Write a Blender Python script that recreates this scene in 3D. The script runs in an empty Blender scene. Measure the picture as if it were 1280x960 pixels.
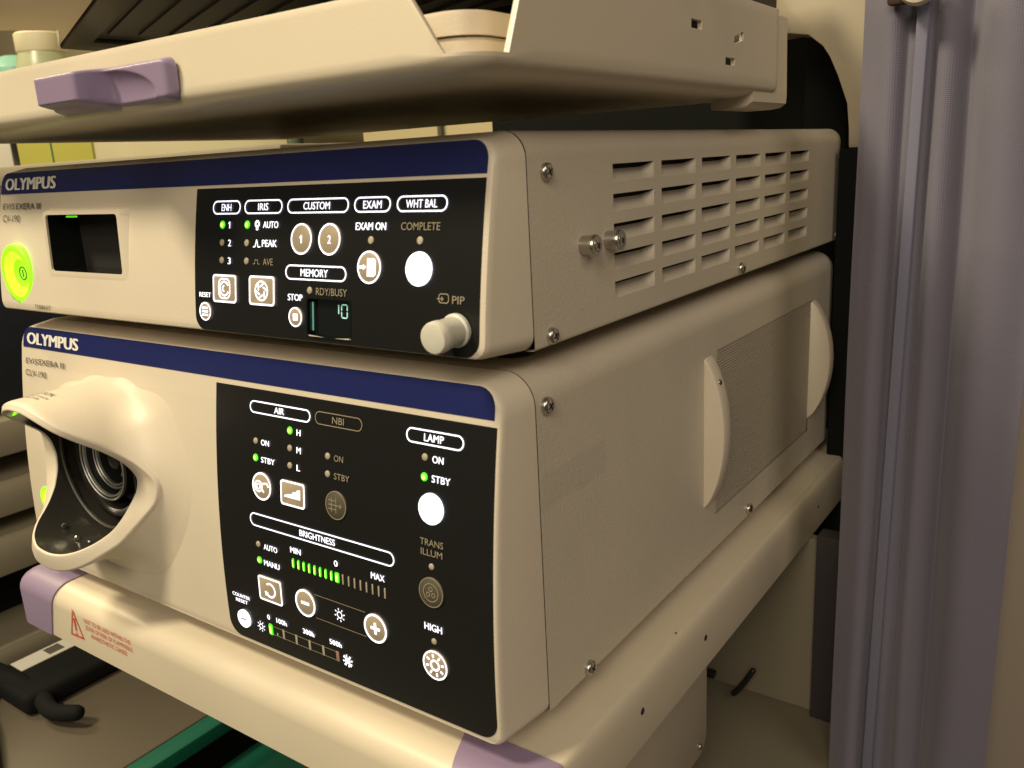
import bpy, bmesh, math, random
from mathutils import Vector, Matrix
random.seed(4)
S = bpy.context.scene
COL = S.collection
# ------------------------------------------------------------------ camera
cam_d = bpy.data.cameras.new('camera'); cam = bpy.data.objects.new('camera', cam_d); COL.objects.link(cam)
R_ = Vector((0.817752, 0.573251, -0.051635)); U_ = Vector((-0.103548, 0.234772, 0.96652)); F_ = Vector((-0.56618, 0.785026, -0.251344))
cam.matrix_world = Matrix(((R_[0], U_[0], -F_[0], .1873), (R_[1], U_[1], -F_[1], -.2430), (R_[2], U_[2], -F_[2], .2388), (0, 0, 0, 1)))
cam_d.sensor_width = 36; cam_d.lens = 30.193; cam_d.clip_start = .01; cam_d.clip_end = 50
cam_d.dof.use_dof = True; cam_d.dof.focus_distance = .46; cam_d.dof.aperture_fstop = 20
S.camera = cam
# ------------------------------------------------------------------ world, lamps and added fills
W = bpy.data.worlds.new('World'); S.world = W; W.use_nodes = True
W.node_tree.nodes['Background'].inputs[0].default_value = (1, .90, .74, 1)
W.node_tree.nodes['Background'].inputs[1].default_value = .065
def area(name, loc, target, size, power, color, size_y=None):
    l = bpy.data.lights.new(name, 'AREA'); l.energy = power; l.color = color; l.size = size
    if size_y: l.shape = 'RECTANGLE'; l.size_y = size_y
    o = bpy.data.objects.new(name, l); COL.objects.link(o); o.location = loc
    o.rotation_euler = (Vector(target) - Vector(loc)).to_track_quat('-Z', 'Y').to_euler()
    return o
area('ceiling_lamp', (-.70, -.95, 1.60), (-.15, 0, .05), .34, 33, (1, .87, .60))
area('front_lamp', (.50, -1.50, 1.10), (.05, .15, .08), .80, 16, (1, .86, .64))
area('back_wall_fill', (-2.0, -.1, 1.7), (-1.0, .6, .2), .6, 34, (1, .82, .50))  # added fill for the wall and things behind, no visible source
area('side_fill', (1.7, -.7, 1.6), (0, .2, .1), .9, 8, (1, .86, .72))  # added fill that brightens the right-hand faces of the units
S.view_settings.view_transform = 'Standard'; S.view_settings.look = 'None'; S.view_settings.gamma = 1
S.view_settings.exposure = .12
S.render.engine = 'CYCLES'

# ------------------------------------------------------------------ materials
def mat(name, col, rough=.5, metal=0, bump=0, bscale=900, var=0, vscale=6, coat=0, emis=None, estr=0, trans=0, spec=.5, sss=0):
    m = bpy.data.materials.new(name); m.use_nodes = True; nt = m.node_tree; b = nt.nodes['Principled BSDF']
    b.inputs['Base Color'].default_value = (*col, 1); b.inputs['Roughness'].default_value = rough
    b.inputs['Metallic'].default_value = metal; b.inputs['Coat Weight'].default_value = coat
    b.inputs['Specular IOR Level'].default_value = spec
    if trans: b.inputs['Transmission Weight'].default_value = trans
    if sss:
        b.inputs['Subsurface Weight'].default_value = sss; b.inputs['Subsurface Scale'].default_value = .004
    if emis: b.inputs['Emission Color'].default_value = (*emis, 1); b.inputs['Emission Strength'].default_value = estr
    tc = nt.nodes.new('ShaderNodeTexCoord')
    if bump:
        n = nt.nodes.new('ShaderNodeTexNoise'); n.inputs['Scale'].default_value = bscale; n.inputs['Detail'].default_value = 3
        nt.links.new(tc.outputs['Object'], n.inputs['Vector'])
        bp = nt.nodes.new('ShaderNodeBump'); bp.inputs['Strength'].default_value = bump; bp.inputs['Distance'].default_value = .0004
        nt.links.new(n.outputs['Fac'], bp.inputs['Height']); nt.links.new(bp.outputs['Normal'], b.inputs['Normal'])
    if var:
        n = nt.nodes.new('ShaderNodeTexNoise'); n.inputs['Scale'].default_value = vscale; n.inputs['Detail'].default_value = 5
        nt.links.new(tc.outputs['Object'], n.inputs['Vector'])
        mx = nt.nodes.new('ShaderNodeMix'); mx.data_type = 'RGBA'
        mx.inputs[6].default_value = (*[c * (1 - var) for c in col], 1); mx.inputs[7].default_value = (*[min(1, c * (1 + var)) for c in col], 1)
        nt.links.new(n.outputs['Fac'], mx.inputs[0]); nt.links.new(mx.outputs[2], b.inputs['Base Color'])
        mr = nt.nodes.new('ShaderNodeMapRange'); mr.inputs[3].default_value = max(0, rough - .08); mr.inputs[4].default_value = min(1, rough + .1)
        nt.links.new(n.outputs['Fac'], mr.inputs[0]); nt.links.new(mr.outputs[0], b.inputs['Roughness'])
    return m
M = dict(
    plastic=mat('cream_plastic', (.66, .58, .46), .42, bump=.25, bscale=900, var=.05, vscale=16),
    cover=mat('painted_steel_cover', (.62, .55, .44), .46, bump=.5, bscale=650, var=.07, vscale=16),
    shelf=mat('painted_shelf', (.64, .56, .43), .36, bump=.12, bscale=900, var=.04, vscale=8),
    seam=mat('seam_dark', (.02, .018, .015), .8),
    panel=mat('black_panel', (.010, .010, .010), .36, bump=.05, bscale=1800, spec=.35),
    blue=mat('navy_band', (.010, .016, .10), .38, bump=.04, bscale=1500),
    silver=mat('silver_print', (.78, .76, .70), .4),
    ink=mat('grey_ink', (.09, .08, .065), .6),
    red=mat('red_ink', (.62, .08, .05), .55),
    white_glow=mat('white_backlight', (.8, .8, .8), .5, emis=(.82, .84, 1), estr=1.5),
    white_text=mat('white_backlit_print', (.8, .8, .8), .5, emis=(.82, .84, 1), estr=1.35),
    white_disc=mat('white_backlit_button', (.8, .8, .8), .5, emis=(.86, .87, 1), estr=1.7),
    key=mat('tan_key', (.34, .27, .18), .55, emis=(.5, .42, .28), estr=.10),
    dim=mat('unlit_print', (.30, .255, .17), .6),
    dimkey=mat('unlit_key', (.085, .075, .052), .5),
    led_off=mat('led_unlit', (.42, .37, .27), .5),
    led_pink=mat('led_unlit_red', (.34, .19, .16), .5),
    green=mat('green_led_rim', (.05, .5, .02), .5, emis=(.07, .75, .01), estr=.9),
    green_core=mat('green_led_core', (.3, .9, .1), .5, emis=(.42, 1, .10), estr=1.9),
    lime=mat('lime_lens', (.2, .6, .02), .35, emis=(.30, .95, .005), estr=.95),
    lime2=mat('lime_lens_bright', (.4, .7, .02), .35, emis=(.58, 1, .03), estr=1.0),
    chrome=mat('screw_steel', (.55, .52, .48), .25, metal=1),
    steel=mat('socket_steel', (.62, .62, .60), .14, metal=1),
    socket_black=mat('socket_black', (.012, .012, .012), .3),
    ring_steel=mat('ring_steel', (.85, .84, .80), .38, metal=1),
    black=mat('black_plastic', (.012, .011, .010), .4),
    gloss=mat('black_gloss', (.022, .020, .017), .22, coat=.25, bump=.35, bscale=160),
    black_foam=mat('black_foam', (.006, .006, .006), .85, spec=.2, bump=.5, bscale=500),
    rubber=mat('rubber', (.02, .02, .02), .8),
    knob=mat('translucent_knob', (.64, .62, .53), .42, sss=.25),
    teal_glow=mat('display_digits', (.5, .9, .8), .5, emis=(.45, .95, .80), estr=.35),
    teal_dim=mat('painted_wall_glow', (.15, .4, .3), .4, emis=(.22, .55, .42), estr=.35),
    glass=mat('display_window', (.006, .008, .008), .08, coat=.5),
    purple=mat('lilac_plastic', (.27, .205, .32), .42, bump=.10, bscale=1000, var=.04),
    grille=mat('dark_grille', (.010, .009, .007), .55),
    slat=mat('dark_slat', (.028, .024, .018), .5),
    wall=mat('wall_paint', (.58, .50, .30), .8, bump=.3, bscale=120, var=.06, vscale=3),
    floor=mat('vinyl_floor', (.10, .09, .07), .5, bump=.2, bscale=60, var=.2, vscale=12),
    navy=mat('dark_navy_cloth', (.010, .013, .022), .9, bump=.5, bscale=300),
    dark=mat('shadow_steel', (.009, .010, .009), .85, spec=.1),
    mauve=mat('dark_mauve_post', (.045, .037, .042), .5),
    green_tray=mat('green_tray', (.006, .10, .06), .45, var=.08),
    brown=mat('brown_card', (.045, .022, .014), .7),
    yellow=mat('yellow_box', (.40, .38, .07), .6, var=.05),
    label=mat('white_label', (.55, .52, .45), .6),
    bottle=mat('cream_cap', (.72, .65, .45), .5),
    aqua=mat('aqua_bottle', (.25, .50, .40), .25, var=.2, vscale=30),
    board=mat('rack_board', (.27, .235, .17), .6, var=.08, vscale=5),
    base2=mat('arch_cream_in_shade', (.44, .38, .28), .5, var=.05),  # same cream, darkened in colour for the shade at the arch
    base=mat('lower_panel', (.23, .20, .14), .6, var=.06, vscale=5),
)
def cover_with_residue():
    # painted steel with a faint rectangle of old label glue near the seam
    m = M['cover'].copy(); m.name = 'painted_steel_with_glue_mark'; nt = m.node_tree; b = nt.nodes['Principled BSDF']
    tc = [n for n in nt.nodes if n.type == 'TEX_COORD'][0]
    sep = nt.nodes.new('ShaderNodeSeparateXYZ'); nt.links.new(tc.outputs['Object'], sep.inputs[0])
    nz = nt.nodes.new('ShaderNodeTexNoise'); nz.inputs['Scale'].default_value = 130; nt.links.new(tc.outputs['Object'], nz.inputs[0])
    def band(out, lo, hi):
        a = nt.nodes.new('ShaderNodeMath'); a.operation = 'SUBTRACT'; nt.links.new(out, a.inputs[0]); a.inputs[1].default_value = (lo + hi) / 2
        ab = nt.nodes.new('ShaderNodeMath'); ab.operation = 'ABSOLUTE'; nt.links.new(a.outputs[0], ab.inputs[0])
        ns = nt.nodes.new('ShaderNodeMath'); ns.operation = 'MULTIPLY_ADD'; nt.links.new(nz.outputs['Fac'], ns.inputs[0]); ns.inputs[1].default_value = .006; nt.links.new(ab.outputs[0], ns.inputs[2])
        c = nt.nodes.new('ShaderNodeMapRange'); nt.links.new(ns.outputs[0], c.inputs[0])
        c.inputs[1].default_value = (hi - lo) / 2 + .004; c.inputs[2].default_value = (hi - lo) / 2 + .002; c.inputs[3].default_value = 0; c.inputs[4].default_value = 1
        return c.outputs[0]
    a = band(sep.outputs[1], .034, .088); c = band(sep.outputs[2], .096, .112)
    mu = nt.nodes.new('ShaderNodeMath'); mu.operation = 'MULTIPLY'; nt.links.new(a, mu.inputs[0]); nt.links.new(c, mu.inputs[1])
    src = b.inputs['Base Color'].links[0].from_socket
    mx = nt.nodes.new('ShaderNodeMix'); mx.data_type = 'RGBA'; mx.blend_type = 'MULTIPLY'; nt.links.new(src, mx.inputs[6]); mx.inputs[7].default_value = (.93, .93, .95, 1)
    nt.links.new(mu.outputs[0], mx.inputs[0]); nt.links.new(mx.outputs[2], b.inputs['Base Color'])
    return m
M['cover_mark'] = cover_with_residue()
def curtain_mat():
    m = mat('mauve_curtain', (.160, .147, .195), .85, var=.10, vscale=14); nt = m.node_tree; b = nt.nodes['Principled BSDF']
    tc = [n for n in nt.nodes if n.type == 'TEX_COORD'][0]
    w = nt.nodes.new('ShaderNodeTexWave'); w.bands_direction = 'X'; w.inputs['Scale'].default_value = 260; w.inputs['Distortion'].default_value = .6
    nt.links.new(tc.outputs['Object'], w.inputs[0])
    w2 = nt.nodes.new('ShaderNodeTexWave'); w2.bands_direction = 'Z'; w2.inputs['Scale'].default_value = 300; nt.links.new(tc.outputs['Object'], w2.inputs[0])
    ad = nt.nodes.new('ShaderNodeMath'); ad.operation = 'ADD'; nt.links.new(w.outputs['Fac'], ad.inputs[0]); nt.links.new(w2.outputs['Fac'], ad.inputs[1])
    bp = nt.nodes.new('ShaderNodeBump'); bp.inputs['Strength'].default_value = .22; bp.inputs['Distance'].default_value = .0005
    nt.links.new(ad.outputs[0], bp.inputs['Height']); nt.links.new(bp.outputs[0], b.inputs['Normal'])
    b.inputs['Sheen Weight'].default_value = .3
    return m
M['curtain'] = curtain_mat()
def perforated():
    m = mat('perforated_cream', (.50, .43, .33), .5, var=.04); nt = m.node_tree; b = nt.nodes['Principled BSDF']
    tc = [n for n in nt.nodes if n.type == 'TEX_COORD'][0]
    v = nt.nodes.new('ShaderNodeTexVoronoi'); v.inputs['Scale'].default_value = 420; v.inputs['Randomness'].default_value = .1; nt.links.new(tc.outputs['Object'], v.inputs[0])
    bp = nt.nodes.new('ShaderNodeBump'); bp.inputs['Strength'].default_value = .7; bp.inputs['Distance'].default_value = .0008
    nt.links.new(v.outputs['Distance'], bp.inputs['Height']); nt.links.new(bp.outputs[0], b.inputs['Normal'])
    return m
M['perf'] = perforated()

# ------------------------------------------------------------------ helpers
def link(name, me, m=None, parent=None, smooth=False):
    o = bpy.data.objects.new(name, me); COL.objects.link(o)
    if m is not None and not me.materials: me.materials.append(m)
    if parent: o.parent = parent
    if smooth:
        for p in me.polygons: p.use_smooth = True
    return o
def pd(name, vs, fs, m=None, parent=None, smooth=False):
    me = bpy.data.meshes.new(name); me.from_pydata([tuple(v) for v in vs], [], fs); me.update()
    return link(name, me, m, parent, smooth)
def bmo(name, bm, m, parent=None, smooth=False, recalc=True):
    if recalc: bmesh.ops.recalc_face_normals(bm, faces=bm.faces)
    me = bpy.data.meshes.new(name); bm.to_mesh(me); bm.free()
    return link(name, me, m, parent, smooth)
def smooth_angle(o, deg=35):
    me = o.data
    for p in me.polygons: p.use_smooth = True
    me.set_sharp_from_angle(angle=math.radians(deg))
def add_box(bm, lo, hi, bev=0, seg=2):
    r = bmesh.ops.create_cube(bm, size=1); vs = r['verts']
    for v in vs:
        v.co = Vector([lo[i] + (v.co[i] + .5) * (hi[i] - lo[i]) for i in range(3)])
    if bev:
        es = list({e for v in vs for e in v.link_edges})
        bmesh.ops.bevel(bm, geom=es, offset=bev, segments=seg, profile=.5, affect='EDGES')
def box(name, lo, hi, m, parent=None, bev=0, seg=2):
    bm = bmesh.new(); add_box(bm, lo, hi, bev, seg); o = bmo(name, bm, m, parent)
    if bev: smooth_angle(o, 40)
    return o
def prism(name, pts, axis, a, b, m, parent=None, bev=0, seg=2):
    """closed 2-D outline extruded along an axis; pts are the other two coordinates in xyz order"""
    def co(p, t):
        q = list(p); q.insert('xyz'.index(axis), t); return q
    bm = bmesh.new(); A = [bm.verts.new(co(p, a)) for p in pts]; B = [bm.verts.new(co(p, b)) for p in pts]; n = len(pts)
    bm.faces.new(A); bm.faces.new(B)
    for i in range(n): bm.faces.new((A[i], A[(i + 1) % n], B[(i + 1) % n], B[i]))
    bmesh.ops.recalc_face_normals(bm, faces=bm.faces)
    if bev: bmesh.ops.bevel(bm, geom=[e for e in bm.edges if e.calc_face_angle(0) > .5], offset=bev, segments=seg, profile=.5, affect='EDGES')
    o = bmo(name, bm, m, parent); smooth_angle(o, 35); return o
def lathe(name, prof, centre, axis, m, parent=None, n=32, caps=True, mats=None):
    """prof: (radius, height along axis); mats: material index per band"""
    ax = Vector(axis).normalized(); t = ax.orthogonal().normalized(); s = ax.cross(t); c = Vector(centre)
    vs = []; fs = []
    for r, h in prof:
        for k in range(n):
            a = 2 * math.pi * k / n; vs.append(c + ax * h + (t * math.cos(a) + s * math.sin(a)) * r)
    for i in range(len(prof) - 1):
        for k in range(n): fs.append((i * n + k, i * n + (k + 1) % n, (i + 1) * n + (k + 1) % n, (i + 1) * n + k))
    if caps: fs.append(tuple(range(n))[::-1]); fs.append(tuple((len(prof) - 1) * n + k for k in range(n)))
    o = pd(name, vs, fs, m if not mats else None, parent)
    if mats:
        for mm in m: o.data.materials.append(mm)
        for i in range(len(prof) - 1):
            for k in range(n): o.data.polygons[i * n + k].material_index = mats[i]
        if caps: o.data.polygons[-1].material_index = mats[-1]
    smooth_angle(o, 40); return o
def thing(name, label, cat, loc=(0, 0, 0), group=None):
    o = bpy.data.objects.new(name, None); COL.objects.link(o); o.location = loc; o.empty_display_size = .02
    tag(o, label, cat, group); return o
def tag(o, label, cat, group=None):
    o['label'] = label; o['category'] = cat
    if group: o['group'] = group
    return o
def struct(o): o['kind'] = 'structure'; return o
def tube(name, pts, rad, m, parent=None, n=14, sub=8):
    """swept tube through points with a radius per point (Catmull-Rom)"""
    P = [Vector(p) for p in pts]; rr = rad if isinstance(rad, (list, tuple)) else [rad] * len(P)
    Q = []; RR = []
    for i in range(len(P) - 1):
        p0 = P[max(i - 1, 0)]; p1 = P[i]; p2 = P[i + 1]; p3 = P[min(i + 2, len(P) - 1)]
        for k in range(sub):
            t = k / sub
            Q.append(.5 * ((2 * p1) + (p2 - p0) * t + (2 * p0 - 5 * p1 + 4 * p2 - p3) * t * t + (3 * p1 - p0 - 3 * p2 + p3) * t ** 3)); RR.append(rr[i] * (1 - t) + rr[i + 1] * t)
    Q.append(P[-1]); RR.append(rr[-1])
    # rounded ends
    d0 = (Q[0] - Q[1]).normalized(); d1 = (Q[-1] - Q[-2]).normalized()
    Q = [Q[0] + d0 * RR[0] * .8, Q[0] + d0 * RR[0] * .5] + Q + [Q[-1] + d1 * RR[-1] * .5, Q[-1] + d1 * RR[-1] * .8]
    RR = [RR[0] * .35, RR[0] * .8] + RR + [RR[-1] * .8, RR[-1] * .35]
    vs = []; fs = []; up = Vector((0, 0, 1))
    for i, q in enumerate(Q):
        d = (Q[min(i + 1, len(Q) - 1)] - Q[max(i - 1, 0)]).normalized(); a = d.cross(up)
        if a.length < 1e-3: a = Vector((1, 0, 0))
        a.normalize(); b = a.cross(d)
        for k in range(n):
            t = 2 * math.pi * k / n; vs.append(q + (a * math.cos(t) + b * math.sin(t)) * RR[i])
    for i in range(len(Q) - 1):
        for k in range(n): fs.append((i * n + k, i * n + (k + 1) % n, (i + 1) * n + (k + 1) % n, (i + 1) * n + k))
    fs.append(tuple(range(n))[::-1]); fs.append(tuple((len(Q) - 1) * n + k for k in range(n)))
    return pd(name, vs, fs, m, parent, True)

# ------------------------------------------------------------------ the two units' front surfaces (metres)
WID = .383
H1, SE1, DE1 = .1562, .0316, .4638
Z2, H2, SE2, DE2 = .1647, .0852, .0330, .4705
def yc1(z): return .0155 * z / H1 - .00442 * (1 - ((z - H1 / 2) / (H1 / 2)) ** 2)
def yc2(z):
    h = z - Z2; return .00502 + .01592 * h / H2 - .00183 * (1 - ((h - H2 / 2) / (H2 / 2)) ** 2)
def half_outline(x1, z0, z1, rt, rb, nz=40, na=8, extra=()):
    """right half of a rounded rectangle, bottom to top"""
    pts = []
    if rb > 0: pts += [(x1 - rb + rb * math.sin(a), z0 + rb - rb * math.cos(a)) for a in [math.pi / 2 * i / na for i in range(na + 1)]]
    else: pts += [(x1, z0)]
    lo, hi = z0 + rb, z1 - rt
    zs = [lo + (hi - lo) * i / nz for i in range(1, nz)]
    pts += [(x1, z) for z in zs]
    if rt > 0: pts += [(x1 - rt + rt * math.cos(a), z1 - rt + rt * math.sin(a)) for a in [math.pi / 2 * i / na for i in range(na + 1)]]
    else: pts += [(x1, z1)]
    return pts
def bezel(name, yf, seam, z0, height, rt, rb, t, rings, holes, parent):
    """front moulding: tapered rim from the seam to the bowed front face, face split in strips round its openings"""
    NZ = 72; cx = -WID / 2; hw = WID / 2
    vs = []; fs = []
    specs = [(0, None)] + rings
    N = None
    for ins, d in specs:
        h = half_outline(hw - ins, z0 + ins * .55, z0 + height - ins * .7, max(rt - ins * .5, .003), max(rb - ins * .3, .0025), NZ)
        N = len(h)
        for x, z in h: vs.append((cx + x, seam if d is None else yf(z) + d, z))
        for x, z in h: vs.append((cx - x, seam if d is None else yf(z) + d, z))
    for k in range(len(specs) - 1):
        a, b = k * 2 * N, (k + 1) * 2 * N
        for i in range(N - 1):
            fs.append((a + i, a + i + 1, b + i + 1, b + i)); fs.append((a + N + i + 1, a + N + i, b + N + i, b + N + i + 1))
        fs.append((a + N, a, b, b + N)); fs.append((a + N - 1, a + 2 * N - 1, b + 2 * N - 1, b + N - 1))
    base = (len(specs) - 1) * 2 * N
    for i in range(N - 1):
        r0, r1 = vs[base + i], vs[base + i + 1]
        za, zb = r0[2], r1[2]
        cuts = []
        for hfun in holes:
            ca, cb = hfun(za), hfun(zb)
            if ca or cb:
                ca = ca or (sum(cb) / 2,) * 2; cb = cb or (sum(ca) / 2,) * 2
                cuts.append((ca, cb))
        if not cuts: fs.append((base + i, base + i + 1, base + N + i + 1, base + N + i)); continue
        cuts.sort(key=lambda c: c[0][0])
        la, lb = base + N + i, base + N + i + 1
        for ca, cb in cuts:
            k = len(vs); vs += [(ca[0], yf(za), za), (cb[0], yf(zb), zb), (ca[1], yf(za), za), (cb[1], yf(zb), zb)]
            fs.append((la, k, k + 1, lb)); la, lb = k + 2, k + 3
        fs.append((la, base + i, base + i + 1, lb))
    fs.append(tuple(range(N)) + tuple(range(2 * N - 1, N - 1, -1)))
    o = pd(name, vs, fs, M['plastic'], parent); smooth_angle(o, 32)
    return o
def circle_hole(cx, cz, r):
    def f(z):
        d = r * r - (z - cz) ** 2
        return None if d <= 0 else (cx - math.sqrt(d), cx + math.sqrt(d))
    return f
def rect_hole(x0, x1, z0, z1): return lambda z: (x0, x1) if z0 <= z <= z1 else None

def sheet(name, yf, x0, x1, z0, z1, rt, rb, off, m, parent, hole=None):
    """printed or inset sheet lying on a front surface; its rim has a real thickness"""
    h = half_outline((x1 - x0) / 2, z0, z1, rt, rb, 40); cx = (x0 + x1) / 2; N = len(h)
    vs = []; fs = []
    for o_ in (off, -.0002):
        vs += [(cx + x, yf(z) - o_, z) for x, z in h]; vs += [(cx - x, yf(z) - o_, z) for x, z in h]
    if hole:                                   # snap two stations to the opening's top and bottom
        for hz in hole[2:]:
            k = min(range(N), key=lambda q: abs(h[q][1] - hz))
            for b in (0, N, 2 * N, 3 * N):
                q = vs[b + k]; o_ = off if b < 2 * N else -.0002; vs[b + k] = (q[0], yf(hz) - o_, hz)
    for i in range(N - 1):
        za, zb = vs[i][2], vs[i + 1][2]
        if hole and hole[2] - 1e-6 <= za and zb <= hole[3] + 1e-6:
            k = len(vs); vs += [(hole[0], yf(za) - off, za), (hole[0], yf(zb) - off, zb), (hole[1], yf(za) - off, za), (hole[1], yf(zb) - off, zb)]
            fs.append((N + i, k, k + 1, N + i + 1)); fs.append((k + 2, i, i + 1, k + 3))
        else: fs.append((i, i + 1, N + i + 1, N + i))
    B = 2 * N
    for i in range(N - 1): fs.append((i, B + i, B + i + 1, i + 1)); fs.append((N + i, N + i + 1, B + N + i + 1, B + N + i))
    fs.append((0, N, B + N, B)); fs.append((N - 1, B + N - 1, B + 2 * N - 1, 2 * N - 1))
    return pd(name, vs, fs, m, parent)

class Face:
    """draws print, lamps and keys on one bowed front panel; u = x, v = height above the unit's base"""
    def __init__(s, yf, z0, parent): s.yf, s.z0, s.parent = yf, z0, parent
    def P(s, x, v, off): z = s.z0 + v; return (x, s.yf(z) - off, z)
    def poly(s, name, loops, m, off=.0006, parent=None):
        vs = []; fs = []
        for L in loops:
            b = len(vs); vs += [s.P(x, v, off) for x, v in L]; fs.append(tuple(range(b, b + len(L))))
        return pd(name, vs, fs, m, parent or s.parent)
    def band(s, name, outer, inner, m, off=.0007, parent=None):
        n = len(outer); vs = [s.P(x, v, off) for x, v in outer] + [s.P(x, v, off) for x, v in inner]
        return pd(name, vs, [(i, (i + 1) % n, n + (i + 1) % n, n + i) for i in range(n)], m, parent or s.parent)
    def rr(s, x0, x1, v0, v1, r, na=6):
        pts = []
        for cx, cv, a0 in ((x1 - r, v0 + r, -90), (x1 - r, v1 - r, 0), (x0 + r, v1 - r, 90), (x0 + r, v0 + r, 180)):
            pts += [(cx + r * math.cos(math.radians(a0 + 90 * i / na)), cv + r * math.sin(math.radians(a0 + 90 * i / na))) for i in range(na + 1)]
        return pts
    def el(s, cx, cv, rx, rz=None, n=36):
        rz = rz or rx
        return [(cx + rx * math.cos(2 * math.pi * i / n), cv + rz * math.sin(2 * math.pi * i / n)) for i in range(n)]
    def raised(s, name, outline, m, hgt=.0009, bev=.0003, off=.0004, parent=None, centre=None):
        """a key: low block with a rounded shoulder"""
        n = len(outline); cx = sum(p[0] for p in outline) / n; cv = sum(p[1] for p in outline) / n
        def shrink(k): return [(cx + (x - cx) * k, cv + (v - cv) * k) for x, v in outline]
        w = max(p[0] for p in outline) - min(p[0] for p in outline); k1 = 1 - 2 * bev / w
        vs = [s.P(x, v, 0) for x, v in outline] + [s.P(x, v, hgt - bev) for x, v in outline] + [s.P(x, v, hgt) for x, v in shrink(k1)]
        fs = []
        for j in (0, 1):
            for i in range(n): fs.append((j * n + i, j * n + (i + 1) % n, (j + 1) * n + (i + 1) % n, (j + 1) * n + i))
        fs.append(tuple(range(2 * n, 3 * n)))
        o = pd(name, vs, fs, m, parent or s.parent); smooth_angle(o, 50); return o
    def text(s, body, x0, x1, v, h, m, bold=0, off=.00075, parent=None, name='lettering', shear=0, mapf=None):
        if body == '1':
            w = h * .22; xc = (x0 + x1) / 2 + w * .2
            o = s.poly(name, [[(xc - w / 2, v - h / 2), (xc + w / 2, v - h / 2), (xc + w / 2, v + h / 2), (xc - w / 2, v + h / 2)], [(xc - w / 2, v + h / 2), (xc - w * 1.5, v + h * .26), (xc - w * 1.5, v + h * .12), (xc - w / 2, v + h * .24)]], m, off, parent); return o
        cu = bpy.data.curves.new('t', 'FONT'); cu.body = body; cu.size = 1; cu.shear = shear; cu.resolution_u = 3
        ob = bpy.data.objects.new('t', cu); COL.objects.link(ob); bpy.context.view_layer.update()
        me = bpy.data.meshes.new_from_object(ob.evaluated_get(bpy.context.evaluated_depsgraph_get()))
        bpy.data.objects.remove(ob); bpy.data.curves.remove(cu)
        xs = [w.co.x for w in me.vertices]; ys = [w.co.y for w in me.vertices]
        ax, bx, ay, by = min(xs), max(xs), min(ys), max(ys)
        if bold:                                  # heavier strokes: a second run of the letters, shifted by a hair
            V = [tuple(w.co) for w in me.vertices]; Fc = [tuple(p.vertices) for p in me.polygons]; n0 = len(V); dx = bold * .55
            me.clear_geometry(); me.from_pydata([(x - dx, y, 0) for x, y, _ in V] + [(x + dx, y, 1) for x, y, _ in V], [], Fc + [tuple(i + n0 for i in q) for q in Fc]); me.update(); ax -= dx; bx += dx
        for w in me.vertices:
            lift = .00002 * (w.co.z > .5)
            u = (w.co.x - ax) / (bx - ax); t = (w.co.y - ay) / (by - ay)
            w.co = mapf(u, t) if mapf else s.P(x0 + (x1 - x0) * u, v - h / 2 + h * t, off + lift)
        me.materials.clear(); me.materials.append(m); me.name = name
        return link(name, me, None, parent or s.parent)
    def pill(s, x0, x1, v0, v1, m, txt, tm, tx0, tx1, th, w=.00062, bold=.025):
        r = (v1 - v0) / 2 - .00001
        o = s.band('title_frame', s.rr(x0, x1, v0, v1, r), s.rr(x0 + w, x1 - w, v0 + w, v1 - w, r - w), m)
        s.text(txt, tx0, tx1, (v0 + v1) / 2, th, tm, bold, parent=o); return o
    def led(s, x, v, kind, r=.00155):
        if kind == 'off': return s.raised('indicator_lamp', s.el(x, v, r, n=20), M['led_off'], hgt=.0007, bev=.0002)
        o = s.raised('indicator_lamp', s.el(x, v, r * 1.2, n=20), M['green'], hgt=.0006, bev=.0002)
        s.poly('lamp_core', [s.el(x, v, r * .72, n=16)], M['green_core'], off=.0008, parent=o); return o
    def roundkey(s, x, v, r, w=.0008, m='key', ring='white_glow'):
        o = s.raised('round_button', s.el(x, v, r), M[m])
        if ring: s.band('button_ring', s.el(x, v, r), s.el(x, v, r - w), M[ring], off=.00105, parent=o)
        return o
    def squarekey(s, x0, x1, v0, v1, r=.0016, w=.0008):
        o = s.raised('square_button', s.rr(x0, x1, v0, v1, r), M['key'])
        s.band('button_ring', s.rr(x0, x1, v0, v1, r), s.rr(x0 + w, x1 - w, v0 + w, v1 - w, r - w * .6), M['white_glow'], off=.00105, parent=o)
        return o
    def arc(s, cx, cv, r, w, a0, a1, m, off=.00110, parent=None, n=24, name='button_symbol'):
        A = [math.radians(a0 + (a1 - a0) * i / n) for i in range(n + 1)]
        vs = [s.P(cx + r * math.cos(a), cv + r * math.sin(a), off) for a in A] + [s.P(cx + (r - w) * math.cos(a), cv + (r - w) * math.sin(a), off) for a in A]
        return pd(name, vs, [(i, i + 1, n + 2 + i, n + 1 + i) for i in range(n)], m, parent or s.parent)
    def lines(s, segs, w, m, off=.00110, parent=None, name='button_symbol'):
        L = []
        for x0, v0, x1, v1 in segs:
            d = math.hypot(x1 - x0, v1 - v0); nx, nv = -(v1 - v0) / d * w / 2, (x1 - x0) / d * w / 2
            L.append([(x0 + nx, v0 + nv), (x0 - nx, v0 - nv), (x1 - nx, v1 - nv), (x1 + nx, v1 + nv)])
        return s.poly(name, L, m, off, parent)

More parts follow.
